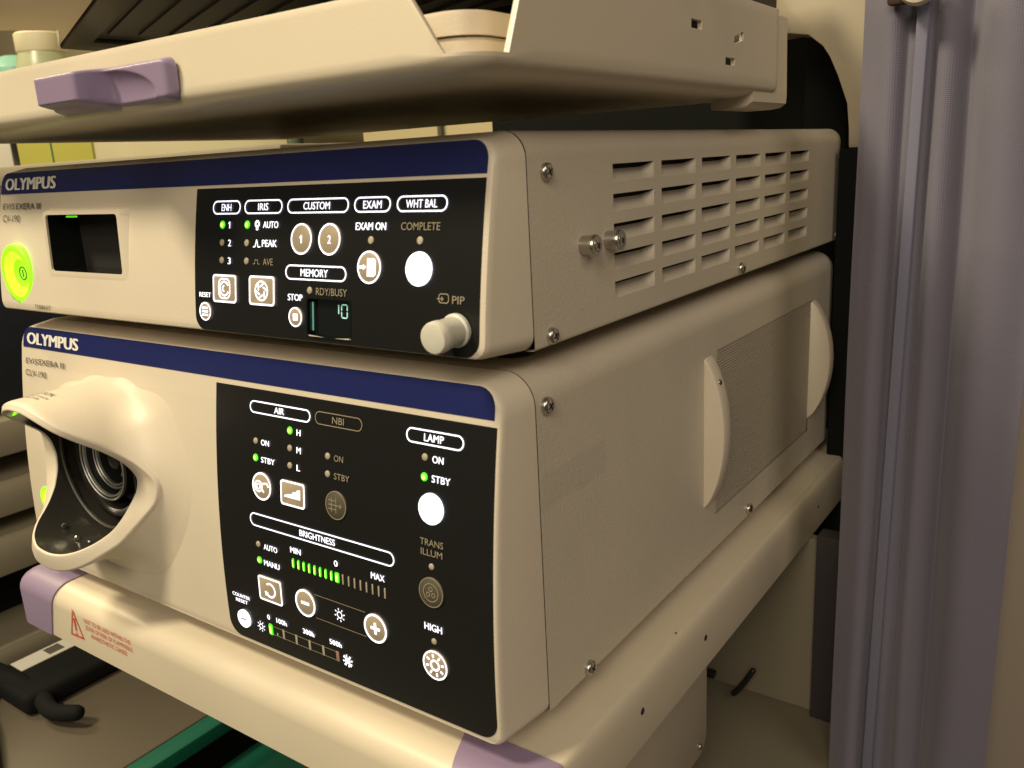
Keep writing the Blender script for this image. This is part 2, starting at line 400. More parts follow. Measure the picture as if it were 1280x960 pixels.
def cover(name, seam, depth, z0, height, rt, rb, zlo, zhi, holes, m, parent):
    """steel cover: extruded section with rounded long edges; its right side is cut round the given (y0,y1,z0,z1) openings"""
    x0, x1 = -WID, 0; pts = [(x1, z0 + zhi)]; na = 8
    pts += [(x1 - rt + rt * math.cos(a), z0 + height - rt + rt * math.sin(a)) for a in [math.pi / 2 * i / na for i in range(na + 1)]]
    pts += [(x0 + rt - rt * math.sin(a), z0 + height - rt + rt * math.cos(a)) for a in [math.pi / 2 * i / na for i in range(na + 1)]]
    pts += [(x0 + rb - rb * math.cos(a), z0 + rb - rb * math.sin(a)) for a in [math.pi / 2 * i / na for i in range(na + 1)]]
    pts += [(x1 - rb + rb * math.sin(a), z0 + rb - rb * math.cos(a)) for a in [math.pi / 2 * i / na for i in range(na + 1)]]
    pts += [(x1, z0 + zlo)]
    n = len(pts); vs = [(x, seam, z) for x, z in pts] + [(x, depth - .004, z) for x, z in pts]
    cxx, czz = -WID / 2, z0 + height / 2
    vs += [(cxx + (x - cxx) * .98, depth, czz + (z - czz) * .95) for x, z in pts]
    fs = [(j * n + i, j * n + i + 1, (j + 1) * n + i + 1, (j + 1) * n + i) for i in range(n - 1) for j in (0, 1)]
    fs.append(tuple(range(2 * n, 3 * n))); fs.append((n, 2 * n, 3 * n - 1, 2 * n - 1))
    ys = sorted({seam, depth - .004} | {h[0] for h in holes} | {h[1] for h in holes}); zs = sorted({z0 + zlo, z0 + zhi} | {h[2] for h in holes} | {h[3] for h in holes})
    b = len(vs)
    for y in ys:
        for z in zs: vs.append((0, y, z))
    nz = len(zs)
    for i in range(len(ys) - 1):
        for j in range(nz - 1):
            my, mz = (ys[i] + ys[i + 1]) / 2, (zs[j] + zs[j + 1]) / 2
            if any(h[0] < my < h[1] and h[2] < mz < h[3] for h in holes): continue
            fs.append((b + i * nz + j, b + (i + 1) * nz + j, b + (i + 1) * nz + j + 1, b + i * nz + j + 1))
    bm = bmesh.new(); me = bpy.data.meshes.new('t'); me.from_pydata(vs, [], fs); bm.from_mesh(me); bpy.data.meshes.remove(me)
    bmesh.ops.remove_doubles(bm, verts=bm.verts, dist=1e-6)
    o = bmo(name, bm, m, parent); smooth_angle(o, 30); return o

# screw: shared meshes, copied
def screw_meshes():
    R = .0037; prof = [(R, 0), (R, .0013), (R * .94, .0020), (R * .7, .0026), (R * .62, .0027), (0.0006, .0027)]
    h = lathe('screw', prof, (0, 0, 0), (1, 0, 0), M['chrome'], None, 28)
    bm = bmesh.new()
    for a in (0.4, 0.4 + math.pi / 2):
        r = bmesh.ops.create_cube(bm, size=1)['verts']
        for v in r:
            y, z = v.co.y * .0038, v.co.z * .0009
            v.co = Vector((.0022 + v.co.x * .0012, y * math.cos(a) - z * math.sin(a), y * math.sin(a) + z * math.cos(a)))
    c = bmo('cross_slot', bm, M['seam'], h)
    return h, c
SCREW = screw_meshes()
used = [False]
def screw(loc, parent, k=1.0, rot=0, head=None, name='screw'):
    if not used[0]: s, c = SCREW; used[0] = True
    else:
        s = SCREW[0].copy(); COL.objects.link(s); c = SCREW[1].copy(); COL.objects.link(c); c.parent = s
    s.parent = parent; s.location = loc; s.scale = (k, k, k); s.rotation_euler = (rot, 0, 0); return s

# ================================================================== lower unit: light source
clv = thing('light_source_unit', 'lower cream medical unit with round scope socket, brightness keys and side grille', 'medical device')
SOC = (-.280, .083)
bezel('front_bezel', yc1, SE1, 0, H1, .014, .006, 0, [(.0024, .0030), (.0028, .0016), (.0034, .0006), (.0044, 0)], [circle_hole(SOC[0], SOC[1], .0455), circle_hole(-.3590, .0450, .0076)], clv)
sheet('blue_band', yc1, -.3762, -.0062, .1412, .1537, .0085, 0, .0003, M['blue'], clv)
sheet('control_panel', yc1, -.1798, -.0047, .0045, .1385, 0, .0085, .0003, M['panel'], clv)
cov = cover('side_cover', SE1 + .0006, DE1, 0, H1, .014, .0015, .002, .141, [(.222, .406, .0235, .1262)], M['cover_mark'], clv)
box('inner_chassis', (-WID + .003, SE1 - .004, .003), (-.0035, DE1 - .01, H1 - .006), M['seam'], clv)
# grille of fine horizontal slats in the side opening
bm = bmesh.new(); add_box(bm, (-.0030, .2205, .0220), (-.0011, .4075, .1277))
k = 0; z = .0250
while z < .1255:
    add_box(bm, (-.0015, .2222, z), (-.0003, .4058, z + .00095)); z += .0017
g = bmo('grille_slats', bm, mat('grille_paint', (.50, .44, .35), .5), clv); g['kind'] = 'stuff'
def side_handle(y, hh, prot, sz):
    zc = .0793; n = 28; pts = []
    for i in range(n + 1):
        t = -1 + 2 * i / n; pts.append((prot * (1 - t * t) ** .78, zc + hh * t))
    pts = [(-.002, zc - hh)] + pts + [(-.002, zc + hh)]
    vs = []
    o = prism('side_handle', [(p[0], p[1]) for p in pts], 'y', y, y + .0115, M['plastic'], clv, .0012)
    s = screw((.0062, y + .0055, zc + .031), o, .62)
    return o
side_handle(.2035, .0458, .0122, 1); side_handle(.4060, .0458, .0150, 1)
for p in ((.0394, .1410), (.2781, .0061), (.0667, .0042)): screw((0, p[0], p[1]), clv, 1, random.random())
# --- scope socket shroud
TH = [(-180, 6.5), (-168, 8), (-155, 13), (-143, 21), (-132, 31), (-122, 37), (-110, 40), (-95, 39), (-80, 36), (-67, 31), (-55, 25), (-45, 19.5), (-34, 16), (-21, 11.5), (-11, 7.2), (0, 5.6), (11, 10), (19, 15), (28, 22), (36, 29), (43, 34), (50, 38), (60, 41), (70, 42.5), (90, 43.5), (108, 42.5), (120, 40), (131, 34), (144, 24), (156, 14), (166, 9), (180, 6.5)]
AM = [(-180, 20), (-135, 20), (-90, 14), (-45, 27), (0, 33), (30, 29), (60, 8), (90, 1.5), (120, 4), (150, 18), (180, 20)]
RO = [(-180, 51), (-150, 53.5), (-120, 54), (-90, 53), (-60, 50.5), (-30, 48), (0, 47.5), (40, 47.0), (60, 46.6), (90, 46.4), (120, 47.5), (150, 50.5), (180, 50.5)]
def interp(T, d):
    for (a, va), (b, vb) in zip(T, T[1:]):
        if a <= d <= b:
            t = (d - a) / (b - a); t = t * t * (3 - 2 * t) if T is AM else t; return va + (vb - va) * t
def smooth_h(d):
    s = 0; w = 0
    for k in range(-4, 5):
        e = d + k * 1.6; e = (e + 180) % 360 - 180; q = math.exp(-(k / 2.6) ** 2); s += q * interp(TH, e); w += q
    return s / w / 1000
def rad_out(d, t):
    am = interp(AM, d) / 1000; q = max(0, 1 - t / (.016 + am * .35)); return interp(RO, d) / 1000 + am * (1 - math.sqrt(max(0, 1 - q * q)))
def shroud():
    NT = 200; RI = .0418; vs = []; rows = None; cut = None
    for i in range(NT):
        d = -180 + 360 * i / NT; a = math.radians(d); ca, sa = math.cos(a), math.sin(a)
        h = smooth_h(d); am = interp(AM, d) / 1000; prof = []; R1 = interp(RO, d) / 1000
        zb = SOC[1] + (R1 + am) * sa; yb = yc1(min(max(zb, 0), H1))
        NS = 16; tot = h + yb; rw = 0.0036
        def rad(t): return rad_out(d, t)
        rw = .0034 + .0034 * max(0, math.sin(a)) ** 1.5
        for s in range(NS + 1):
            t = (tot - rw) * (s / NS); prof.append((rad(t) + (.0004 if s == 0 else 0), yb - t + (.0008 if s == 0 else 0)))
        ro = prof[-1][0]; yo = prof[-1][1]
        wd = ro - RI
        ra = min(.0019, wd * .35); rb_ = .0011        # moulded rim: eased outer edge, flat land, eased inner edge
        for s in range(1, 6):
            b = math.pi / 2 * s / 5; prof.append((ro - ra + ra * math.cos(b), yo - rw * .8 * math.sin(b)))
        prof.append((RI + rb_ + (wd - ra - rb_) * .4, yo - rw * .92))
        for s in range(0, 5):
            b = math.pi / 2 * s / 4; prof.append((RI + rb_ - rb_ * math.sin(b), yo - rw * 1.0 + rw * .35 * (1 - math.cos(b))))
        cutk = len(prof)
        for s in range(1, 7):
            prof.append((RI - .0002 * s, yo + (0.019 - yo) * s / 6))
        rows = len(prof); cut = cutk
        for r, y in prof: vs.append((SOC[0] + r * ca, y, SOC[1] + r * sa))
    fs = []; mi = []
    for i in range(NT):
        j = (i + 1) % NT
        for s in range(rows - 1):
            fs.append((i * rows + s, i * rows + s + 1, j * rows + s + 1, j * rows + s)); mi.append(1 if s >= cut - 1 else 0)
    o = pd('socket_shroud', vs, fs, None, clv)
    o.data.materials.append(M['plastic']); o.data.materials.append(M['gloss'])
    for p, m_ in zip(o.data.polygons, mi): p.material_index = m_; p.use_smooth = True
    bm = bmesh.new(); bm.from_mesh(o.data); bmesh.ops.recalc_face_normals(bm, faces=bm.faces); bm.to_mesh(o.data); bm.free()
    # inner liner ring, socket rings
    c = (SOC[0], 0, SOC[1]); cd = (SOC[0], .0055, SOC[1])
    lathe('socket_back', [(.0005, -.012), (.0425, -.012), (.0425, -.014), (.0005, -.014)], cd, (0, -1, 0), M['black'], o, 48, True)
    lathe('liner_ring', [(.0412, -.004), (.0412, .0035), (.0396, .0045), (.0386, .0040), (.0386, -.004)], c, (0, -1, 0), M['gloss'], o, 64, False)
    lathe('liner_ring', [(.0388, .0038), (.0388, .0048), (.0380, .0052), (.0374, .0045), (.0374, .0034)], c, (0, -1, 0), M['slat'], o, 64, False)
    lathe('dark_collar', [(.0345, -.012), (.0345, -.003), (.0330, -.001), (.0290, -.001), (.0275, -.004), (.0275, -.012)], c, (0, -1, 0), M['gloss'], o, 64, False)
    so = lathe('metal_socket', [(.0222, -.012), (.0222, .0060), (.0216, .0072), (.0207, .0072), (.0200, .0062), (.0200, -.006), (.0172, -.006), (.0172, .0010), (.0166, .0022), (.0152, .0022), (.0146, .0010), (.0146, -.0118), (.0005, -.0118)], cd, (0, -1, 0), M['socket_black'], o, 64, False)
    for rr_, yy_ in ((.0219, .0068), (.0203, .0060), (.0168, .0018), (.0150, .0012)):
        lathe('steel_ring', [(rr_ + .0008, yy_ - .001), (rr_ + .0006, yy_ + .0005), (rr_, yy_ + .0009), (rr_ - .0005, yy_ + .0005), (rr_ - .0007, yy_ - .001)], cd, (0, -1, 0), M['ring_steel'], so, 64, False)
    lathe('light_pipe', [(.0062, -.0116), (.0062, -.001), (.0056, .0002), (.0008, .0002)], cd, (0, -1, 0), M['gloss'], so, 32)
    for dx, dz in ((.0105, .004), (-.009, .007), (.002, -.0105)):
        lathe('contact_pin', [(.0016, -.0116), (.0016, -.003), (.0004, -.0022)], (SOC[0] + dx, .0055, SOC[1] + dz), (0, -1, 0), M['steel'], so, 12)
    # steel studs added for the small glints along the liner
    for d in (-118, -98, -80, -62, -48):
        a = math.radians(d); q = (SOC[0] + .0402 * math.cos(a), -.010 if d > -70 else -.020, SOC[1] + .0402 * math.sin(a))
        lathe('glint_stud', [(.0016, 0), (.0014, .0008), (.0004, .0012)], q, (-math.cos(a), 0, -math.sin(a)), M['steel'], o, 12)
    # green lamp tucked under the upper lobe, and its slot above
    def cylp(r, d, y): a = math.radians(d); return (SOC[0] + r * math.cos(a), y, SOC[1] + r * math.sin(a))
    vs = []; fs = []
    for i in range(9):
        d = 100 + 22 * i / 8
        vs += [cylp(.0409, d, -.0365 + .002 * abs(i - 4) / 4), cylp(.0409, d, -.0310 - .002 * abs(i - 4) / 4)]
    for i in range(8): fs.append((2 * i, 2 * i + 1, 2 * i + 3, 2 * i + 2))
    pd('position_lamp', vs, fs, M['lime'], o)
    vs = [cylp(.0480, d, y) for d in (113, 118) for y in (-.0325, -.0300)]
    pd('marker_slot', vs, [(0, 1, 3, 2)], M['seam'], o)
    return o, cylp
shr, cylp = shroud()
f1 = Face(yc1, 0, clv)
def shroud_text(body, d0, d1, y0, y1):
    def mp(u, t):
        a = math.radians(d0 + (d1 - d0) * u); y = y0 + (y1 - y0) * t
        r = rad_out(math.degrees(a), yc1(.136) - y) + .0003
        return (SOC[0] + r * math.cos(a), y, SOC[1] + r * math.sin(a))
    f1.text(body, 0, 0, 0, 0, M['ink'], mapf=mp, parent=shr)
shroud_text('CAUTION', 112, 84, -.0250, -.0215)
shroud_text('HOT. DO NOT TOUCH', 122, 80, -.0290, -.0272)
shroud_text('THE CONNECTOR', 118, 84, -.0322, -.0304)
def power_button(cx, v, f, par, k=1):
    z = f.z0 + v; y = f.yf(z)
    o = lathe('power_button', [(r_ * k, h_ * k) for r_, h_ in [(.0176, -.003), (.0176, .0006), (.0168, .0014), (.0155, .0017), (.0138, .0013), (.0115, .0000), (.0085, -.0018), (.0060, -.0030), (.0046, -.0034), (.0005, -.0034)]], (cx, y, z), (0, -1, 0), [M['lime'], M['lime2']], par, 48, True, mats=[0, 0, 0, 0, 1, 1, 0, 0, 0])
    if k < 1: return o
    lathe('button_symbol', [(.0042, -.0032), (.0042, -.0026), (.0035, -.0026), (.0035, -.0033)], (cx, y, z), (0, -1, 0), M['ink'], o, 32, False)
    box('button_symbol', (cx - .0004, y + .0026, z - .0022), (cx + .0004, y + .0031, z + .0022), M['ink'], o)
    return o
power_button(-.3590, .0450, f1, clv, .46)
# --- print and keys of the lower unit
f1.text('OLYMPUS', -.3712, -.3104, .1470, .0070, M['silver'], .10, off=.0006)
f1.text('EVIS', -.3727, -.3575, .1331, .0034, M['ink'], 0, shear=.15); f1.text('EXERA III', -.3562, -.3259, .1334, .0034, M['ink'], .012)
f1.text('CLV-190', -.3729, -.3474, .1257, .0038, M['ink'], .008)
WG, WT = M['white_glow'], M['white_text']
f1.pill(-.1529, -.1099, .1270, .1330, WG, 'AIR', WT, -.1350, -.1279, .0030)
f1.pill(-.1068, -.0768, .1273, .1333, M['dim'], 'NBI', M['dim'], -.0955, -.0881, .0030, w=.0004, bold=.005)
for v, k, t, x1 in ((.1217, 'green', 'H', -.1163), (.1134, 'off', 'M', -.1160), (.1051, 'off', 'L', -.1166)):
    f1.led(-.1241, v, k); f1.text(t, -.1190, x1, v - .0001, .0029, WT, .03)
f1.led(-.1488, .1134, 'off'); f1.text('ON', -.1444, -.1385, .1134, .0028, WT, .03)
f1.led(-.1490, .1051, 'green'); f1.text('STBY', -.1445, -.1345, .1049, .0028, WT, .03)
b = f1.roundkey(-.1442, .0917, .0069)
f1.arc(-.1465, .0915, .0030, .0007, 0, 360, WG, parent=b); f1.arc(-.1465, .0915, .0016, .0006, 60, 400, WG, parent=b)
f1.lines([(-.1440, .0930, -.1402, .0938), (-.1402, .0938, -.1392, .0920), (-.1445, .0905, -.1425, .0890)], .0008, WG, parent=b)
b = f1.squarekey(-.1303, -.1135, .0857, .0978)
f1.poly('button_symbol', [[(-.1275, .0898), (-.1165, .0898), (-.1165, .0945), (-.1185, .0942), (-.1190, .0932), (-.1215, .0928), (-.1220, .0918), (-.1250, .0912), (-.1275, .0905)]], WG, off=.0011, parent=b)
for v, t, x1 in ((.1135, 'ON', -.0882), (.1053, 'STBY', -.0842)): f1.led(-.0985, v, 'off'); f1.text(t, -.0940, x1, v - .0001, .0029, M['dim'])
b = f1.roundkey(-.0928, .0918, .0066, w=.0004, m='dimkey', ring='dim')
f1.lines([(-.0955, .0950, -.0955, .0886), (-.0925, .0955, -.0925, .0881), (-.0975, .0938, -.0925, .0938), (-.0975, .0918, -.0890, .0918), (-.0975, .0898, -.0925, .0898), (-.0890, .0918, -.0902, .0928), (-.0890, .0918, -.0902, .0908)], .0004, M['dim'], parent=b)
f1.pill(-.1545, -.0575, .0703, .0771, WG, 'BRIGHTNESS', WT, -.1182, -.0942, .0031)
f1.led(-.1497, .0609, 'off'); f1.text('AUTO', -.1452, -.1351, .0608, .0029, WT, .03)
f1.led(-.1496, .0525, 'green'); f1.text('MANU', -.1458, -.1342, .0523, .0029, WT, .035)
f1.text('MIN', -.1254, -.1180, .0637, .0029, WT, .035); f1.text('0', -.0954, -.0930, .0638, .0029, WT, .03); f1.text('MAX', -.0719, -.0636, .0637, .0030, WT, .03)
for i in range(17):
    x = -.1242 + i * .00376; lit = i < 9; w = .00062 if lit else .00040
    if i == 8: w = .00135
    o = f1.raised('level_bar', f1.rr(x - w, x + w, .0543, .0593, min(w * .95, .0006), 4), M['green'] if lit else M['led_off'], hgt=.0006, bev=.0001)
    if lit: f1.poly('lamp_core', [f1.rr(x - w * .6, x + w * .6, .0549, .0587, w * .5, 4)], M['green_core'], .0008, o)
b = f1.squarekey(-.1513, -.1340, .0316, .0447, .0014)
f1.arc(-.1425, .0381, .0040, .0009, -150, 130, WG, parent=b); f1.poly('button_symbol', [[(-.1468, .0370), (-.1440, .0365), (-.1462, .0345)]], WG, .0011, b)
for cx, plus in ((-.1170, False), (-.0707, True)):
    b = f1.roundkey(cx, .0382, .0070, .00095)
    f1.lines([(cx - .0028, .0382, cx + .0028, .0382)] + ([(cx, .0354, cx, .0410)] if plus else []), .0014, WG, parent=b)
f1.lines([(-.1105, .0443, -.0770, .0443), (-.1105, .0322, -.0770, .0322)], .0003, M['dim'], off=.0006, name='guide_line')
def sun(f, cx, cv, r, m, par=None, off=.0007, w=.0005, rays=8):
    o = f.arc(cx, cv, r * .52, w, 0, 360, m, off=off, parent=par, name='sun_symbol')
    f.lines([(cx + r * .68 * math.cos(a), cv + r * .68 * math.sin(a), cx + r * math.cos(a), cv + r * math.sin(a)) for a in [2 * math.pi * i / rays + .2 for i in range(rays)]], w, m, off=off, parent=o, name='sun_rays'); return o
sun(f1, -.0938, .0383, .0034, WT)
f1.text('COUNTER', -.1741, -.1600, .0287, .0019, WT, .05); f1.text('RESET', -.1718, -.1622, .0258, .0019, WT, .05)
b = f1.roundkey(-.1669, .0158, .0049, w=.0007, m='white_disc', ring='white_glow')
f1.lines([(-.1690, .0158, -.1648, .0158)], .0008, M['ink'], parent=b, off=.0012)
sun(f1, -.1534, .0153, .0030, WT)
o = f1.raised('life_bar', f1.rr(-.1476, -.1447, .0124, .0186, .0009, 4), M['green'], hgt=.0006, bev=.0001); f1.poly('lamp_core', [f1.rr(-.1470, -.1453, .0132, .0178, .0007, 4)], M['green_core'], .0008, o)
f1.poly('life_tick', [f1.rr(-.1414, -.1408, .0136, .0150, .0002, 2)], M['green'], .0006)
for x, c in ((-.1366, 'led_off'), (-.1271, 'led_off'), (-.1175, 'led_off'), (-.1079, 'led_off'), (-.0981, 'led_pink')):
    w = .0007 if c == 'led_off' else .0010
    f1.raised('life_bar', f1.rr(x - w, x + w, .0127, .0181, .0003, 3), M[c], hgt=.0005, bev=.0001)
f1.lines([(-.1442, .0178, -.0985, .0178), (-.1442, .0132, -.0985, .0132)], .0003, M['dim'], off=.0005, name='guide_line')
for t, a, b_ in (('0', -.1476, -.1455), ('100h', -.1406, -.1328), ('300h', -.1211, -.1130), ('500h', -.1024, -.0942)): f1.text(t, a, b_, .0224, .0027, WT, .05)
o = sun(f1, -.0911, .0153, .0032, WT, w=.0008); f1.lines([(-.0933, .0178, -.0889, .0128), (-.0933, .0128, -.0889, .0178)], .0007, WT, off=.0008, parent=o, name='sun_rays')
f1.pill(-.0511, -.0202, .1271, .1334, WG, 'LAMP', WT, -.0412, -.0306, .0031, bold=.02)
f1.led(-.0407, .1219, 'off'); f1.text('ON', -.0363, -.0304, .1218, .0030, WT, .02)
f1.led(-.0408, .1136, 'green'); f1.text('STBY', -.0364, -.0265, .1137, .0030, WT, .02)
f1.roundkey(-.0366, .1008, .0066, m='white_disc', ring='white_glow')
f1.text('TRANS', -.0425, -.0299, .0862, .0029, M['dim'], .005); f1.text('ILLUM', -.0421, -.0304, .0818, .0029, M['dim'], .005)
f1.led(-.0366, .0757, 'off', .0014)
b = f1.roundkey(-.0367, .0644, .0066, w=.0004, m='dimkey', ring='dim')
f1.arc(-.0367, .0644, .0042, .0004, 0, 360, M['dim'], parent=b)
for dx, dv in ((0, .0015), (-.0014, -.0010), (.0014, -.0010)): f1.arc(-.0367 + dx, .0644 + dv, .0011, .0004, 0, 360, M['dim'], parent=b)
f1.text('HIGH', -.0412, -.0314, .0483, .0032, WT, .03); f1.led(-.0364, .0418, 'off', .0014)
b = f1.roundkey(-.0361, .0309, .0068, w=.0007, m='key')
sun(f1, -.0361, .0309, .0052, WG, b, off=.0011, w=.0009)

# ================================================================== upper unit: video processor
cv = thing('video_processor', 'upper cream medical unit with card slot, glowing power button and louvred side', 'medical device')
cvz = Z2
bezel('front_bezel', yc2, SE2, Z2, H2, .0105, .007, 0, [(.0030, .0032), (.0034, .0017), (.0041, .0006), (.0054, 0)],
      [rect_hole(-.3165, -.2412, Z2 + .0260, Z2 + .0585), rect_hole(-.1004, -.0736, Z2 + .0046, Z2 + .0212), circle_hole(-.3552, Z2 + .0236, .0166)], cv)
sheet('blue_band', yc2, -.3765, -.0063, Z2 + .0702, Z2 + .0824, .0075, 0, .0003, M['blue'], cv)
sheet('control_panel', yc2, -.1800, -.0063, Z2 + .0026, Z2 + .0687, 0, .0068, .0003, M['panel'], cv, hole=(-.1000, -.0738, Z2 + .0048, Z2 + .0210))
LY = [.1008 + .0491 * i for i in range(6)]; LZ = [.2352 - .01300 * j for j in range(5)]; LW, LH = .0408, .0075
holes = [(y, y + LW, z - LH, z) for y in LY for z in LZ]
cover('side_cover', SE2 + .0006, DE2, Z2, H2, .010, .0012, .0025, .0740, holes, M['cover'], cv)
box('inner_chassis', (-WID + .003, SE2 - .004, Z2 + .003), (-.0075, DE2 - .01, Z2 + H2 - .005), M['seam'], cv)
for x in (-.36, -.03):
    for y in (.06, .44): lathe('rubber_foot', [(.010, 0), (.011, .0085)], (x, y, H1), (0, 0, 1), M['rubber'], cv, 24)
# pressed louver, one mesh shared by thirty
def louver_mesh():
    nu, nv = 18, 9; vs = []; fs = []
    for j in range(nv + 1):
        for i in range(nu + 1):
            u = i / nu; v = j / nv
            e = min(u, 1 - u) / .16; e = 1 if e > 1 else math.sin(e * math.pi / 2)
            d = .0050 * e * math.cos(v * math.pi / 2) ** 1.1
            gap = .0023 * e
            vs.append((-d, u * LW, -gap * (1 - v) - v * LH))
    for j in range(nv):
        for i in range(nu): a = j * (nu + 1) + i; fs.append((a, a + 1, a + nu + 2, a + nu + 1))
    me = bpy.data.meshes.new('louver'); me.from_pydata(vs, [], fs); me.materials.append(M['cover'])
    for p in me.polygons: p.use_smooth = True
    return me
lm = louver_mesh()
for z in LZ:
    for y in LY:
        o = bpy.data.objects.new('louver', lm); COL.objects.link(o); o.parent = cv; o.location = (0, y, z)
for p in ((.0460, .2340), (.0458, .1690), (.2576, .1692), (.4650, .1692)): screw((0, p[0], p[1]), cv, .95, random.random())
for y in (.0735, .0950):
    s = lathe('stud', [(.0042, 0), (.0042, .0045), (.0047, .0048), (.0047, .0062), (.0042, .0070), (.0010, .0070)], (0, y, .2026), (1, 0, 0), M['chrome'], cv, 28)
    q = screw((.0052, y, .2026), s, .85, .3)
f2 = Face(yc2, Z2, cv)
# card slot: tilted rim standing proud at its top, dark pocket behind
def card_slot():
    x0, x1, v0, v1 = -.3150, -.2425, .0265, .0580
    def p(x, v, w=0):
        t = (v - v0) / (v1 - v0); return f2.P(x, v, .0003 + .0040 * max(0, min(1, t)) - w)
    O = f2.rr(x0 - .0055, x1 + .0055, v0 - .0035, v1 + .0035, .0050, 6); I0 = f2.rr(x0 - .0030, x1 + .0030, v0 - .0018, v1 + .0020, .0035, 6); I = f2.rr(x0, x1, v0, v1, .0022, 6)
    n = len(O); vs = [f2.P(x, v, -.0001) for x, v in O] + [p(x, v) for x, v in I0] + [p(x, v) for x, v in I] + [p(x, v, .0012) for x, v in I]
    fs = [(k * n + i, k * n + (i + 1) % n, (k + 1) * n + (i + 1) % n, (k + 1) * n + i) for k in (0, 1, 2) for i in range(n)]
    o = pd('card_slot_rim', vs, fs, M['plastic'], cv); smooth_angle(o, 50)
    z0, z1 = Z2 + v0, Z2 + v1; ya, yb = .004, .030
    a, b = x0 - .0004, x1 + .0004
    V = [(a, ya, z0 - .0004), (b, ya, z0 - .0004), (b, ya, z1 + .0004), (a, ya, z1 + .0004), (a, yb, z0), (b, yb, z0), (b, yb, z1), (a, yb, z1)]
    # pocket walls follow the rim's opening
    V[:4] = [p(a, v0 - .0004, .0012), p(b, v0 - .0004, .0012), p(b, v1 + .0004, .0012), p(a, v1 + .0004, .0012)]
    V = [tuple(q) for q in V]
    pk = pd('slot_pocket', V, [(0, 1, 5, 4), (1, 2, 6, 5), (2, 3, 7, 6), (3, 0, 4, 7), (4, 5, 6, 7)], M['glass'], o)
    f2.poly('green_reflection', [f2.rr(x0 + .016, x0 + .028, v1 - .0018, v1 - .0008, .0004, 3)], M['green'], off=.0006, parent=o)  # glowing strip imitates a green reflection at the slot's top
card_slot()
power_button(-.3552, .0236, f2, cv)
f2.text('OLYMPUS', -.3709, -.3116, .0758, .0069, M['silver'], .10, off=.0006)
f2.text('EVIS', -.3725, -.3578, .0631, .0034, M['ink'], 0, shear=.15); f2.text('EXERA III', -.3562, -.3275, .0630, .0034, M['ink'], .02)
f2.text('CV-190', -.3721, -.3516, .0560, .0040, M['ink'], .008)
f2.text('7388657', -.3362, -.3181, .0054, .0024, M['ink'], 0)
for a in ((-.1664, -.1460, 'ENH', -.1598, -.1526), (-.1432, -.1172, 'IRIS', -.1336, -.1266), (-.1140, -.0761, 'CUSTOM', -.1036, -.0872), (-.0730, -.0526, 'EXAM', -.0678, -.0575), (-.0494, -.0234, 'WHT BAL', -.0445, -.0285)):
    f2.pill(a[0], a[1], .0568, .0630, WG, a[2], WT, a[3], a[4], .0031)
f2.pill(-.1139, -.0760, .0287, .0351, WG, 'MEMORY', WT, -.1040, -.0870, .0032)
for i, (v, t) in enumerate(((.0521, '1'), (.0440, '2'), (.0359, '3'))):
    f2.led(-.1591, v, 'green' if i == 0 else 'off'); f2.text(t, -.1540 if i == 0 else -.1542, -.1529 if i == 0 else -.1520, v - .0001, .0030, WT, .0 if i == 0 else .03)
    f2.led(-.1411, v, 'green' if i == 0 else 'off')
f2.text('AUTO', -.1296, -.1193, .0521, .0029, WT, .035); f2.text('PEAK', -.1300, -.1199, .0440, .0030, WT, .035); f2.text('AVE', -.1291, -.1224, .0359, .0029, M['dim'])
f2.arc(-.1337, .0524, .0017, .0010, 0, 360, WT, off=.0007, name='mode_symbol'); f2.arc(-.1337, .0505, .0009, .0006, 180, 360, WT, off=.0007, name='mode_symbol')
f2.lines([(-.1362, .0424, -.1348, .0424), (-.1348, .0424, -.1338, .0456), (-.1338, .0456, -.1328, .0424), (-.1328, .0424, -.1312, .0424)], .0005, WT, off=.0007, name='mode_symbol')
f2.lines([(-.1362, .0348, -.1348, .0348), (-.1348, .0348, -.1348, .0366), (-.1348, .0366, -.1328, .0366), (-.1328, .0366, -.1328, .0348), (-.1328, .0348, -.1314, .0348)], .0003, M['dim'], off=.0007, name='mode_symbol')
for cx, t in ((-.1038, '1'), (-.0864, '2')):
    b = f2.roundkey(cx, .0461, .0066, .0007); f2.text(t, cx - (.0006 if t == '1' else .0009), cx + (.0005 if t == '1' else .0009), .0460, .0033, WG, 0.0 if t == '1' else .03, off=.0011, parent=b)
b = f2.squarekey(-.1650, -.1477, .0165, .0294); f2.arc(-.1564, .0230, .0036, .0008, 25, 335, WG, parent=b); f2.arc(-.1564, .0230, .0016, .0007, 90, 270, WG, parent=b)
f2.band('button_symbol', f2.rr(-.1608, -.1520, .0182, .0278, .0030), f2.rr(-.1602, -.1526, .0188, .0272, .0026), WG, off=.0011, parent=b)
b = f2.squarekey(-.1384, -.1209, .0165, .0296); f2.arc(-.1297, .0230, .0046, .0007, 0, 360, WG, parent=b)
f2.lines([(-.1297 + .0042 * math.cos(a), .0230 + .0042 * math.sin(a), -.1297 + .0020 * math.cos(a + 1.0), .0230 + .0020 * math.sin(a + 1.0)) for a in [2 * math.pi * i / 6 for i in range(6)]], .0007, WG, parent=b)
f2.text('RESET', -.1760, -.1671, .0195, .0022, WT, .05)
b = f2.roundkey(-.1715, .0116, .0044, .0006); f2.lines([(-.1738, .0133, -.1692, .0133), (-.1738, .0116, -.1692, .0116), (-.1738, .0099, -.1692, .0099)], .0009, WG, parent=b)
f2.text('STOP', -.1122, -.1027, .0211, .0028, WT, .035)
b = f2.roundkey(-.1072, .0126, .0043, .0006); f2.poly('button_symbol', [f2.rr(-.1086, -.1056, .0111, .0141, .0002, 2)], WG, .0011, b)
f2.led(-.0985, .0244, 'off'); f2.text('RDY/BUSY', -.0942, -.0754, .0243, .0031, M['dim'], .005)
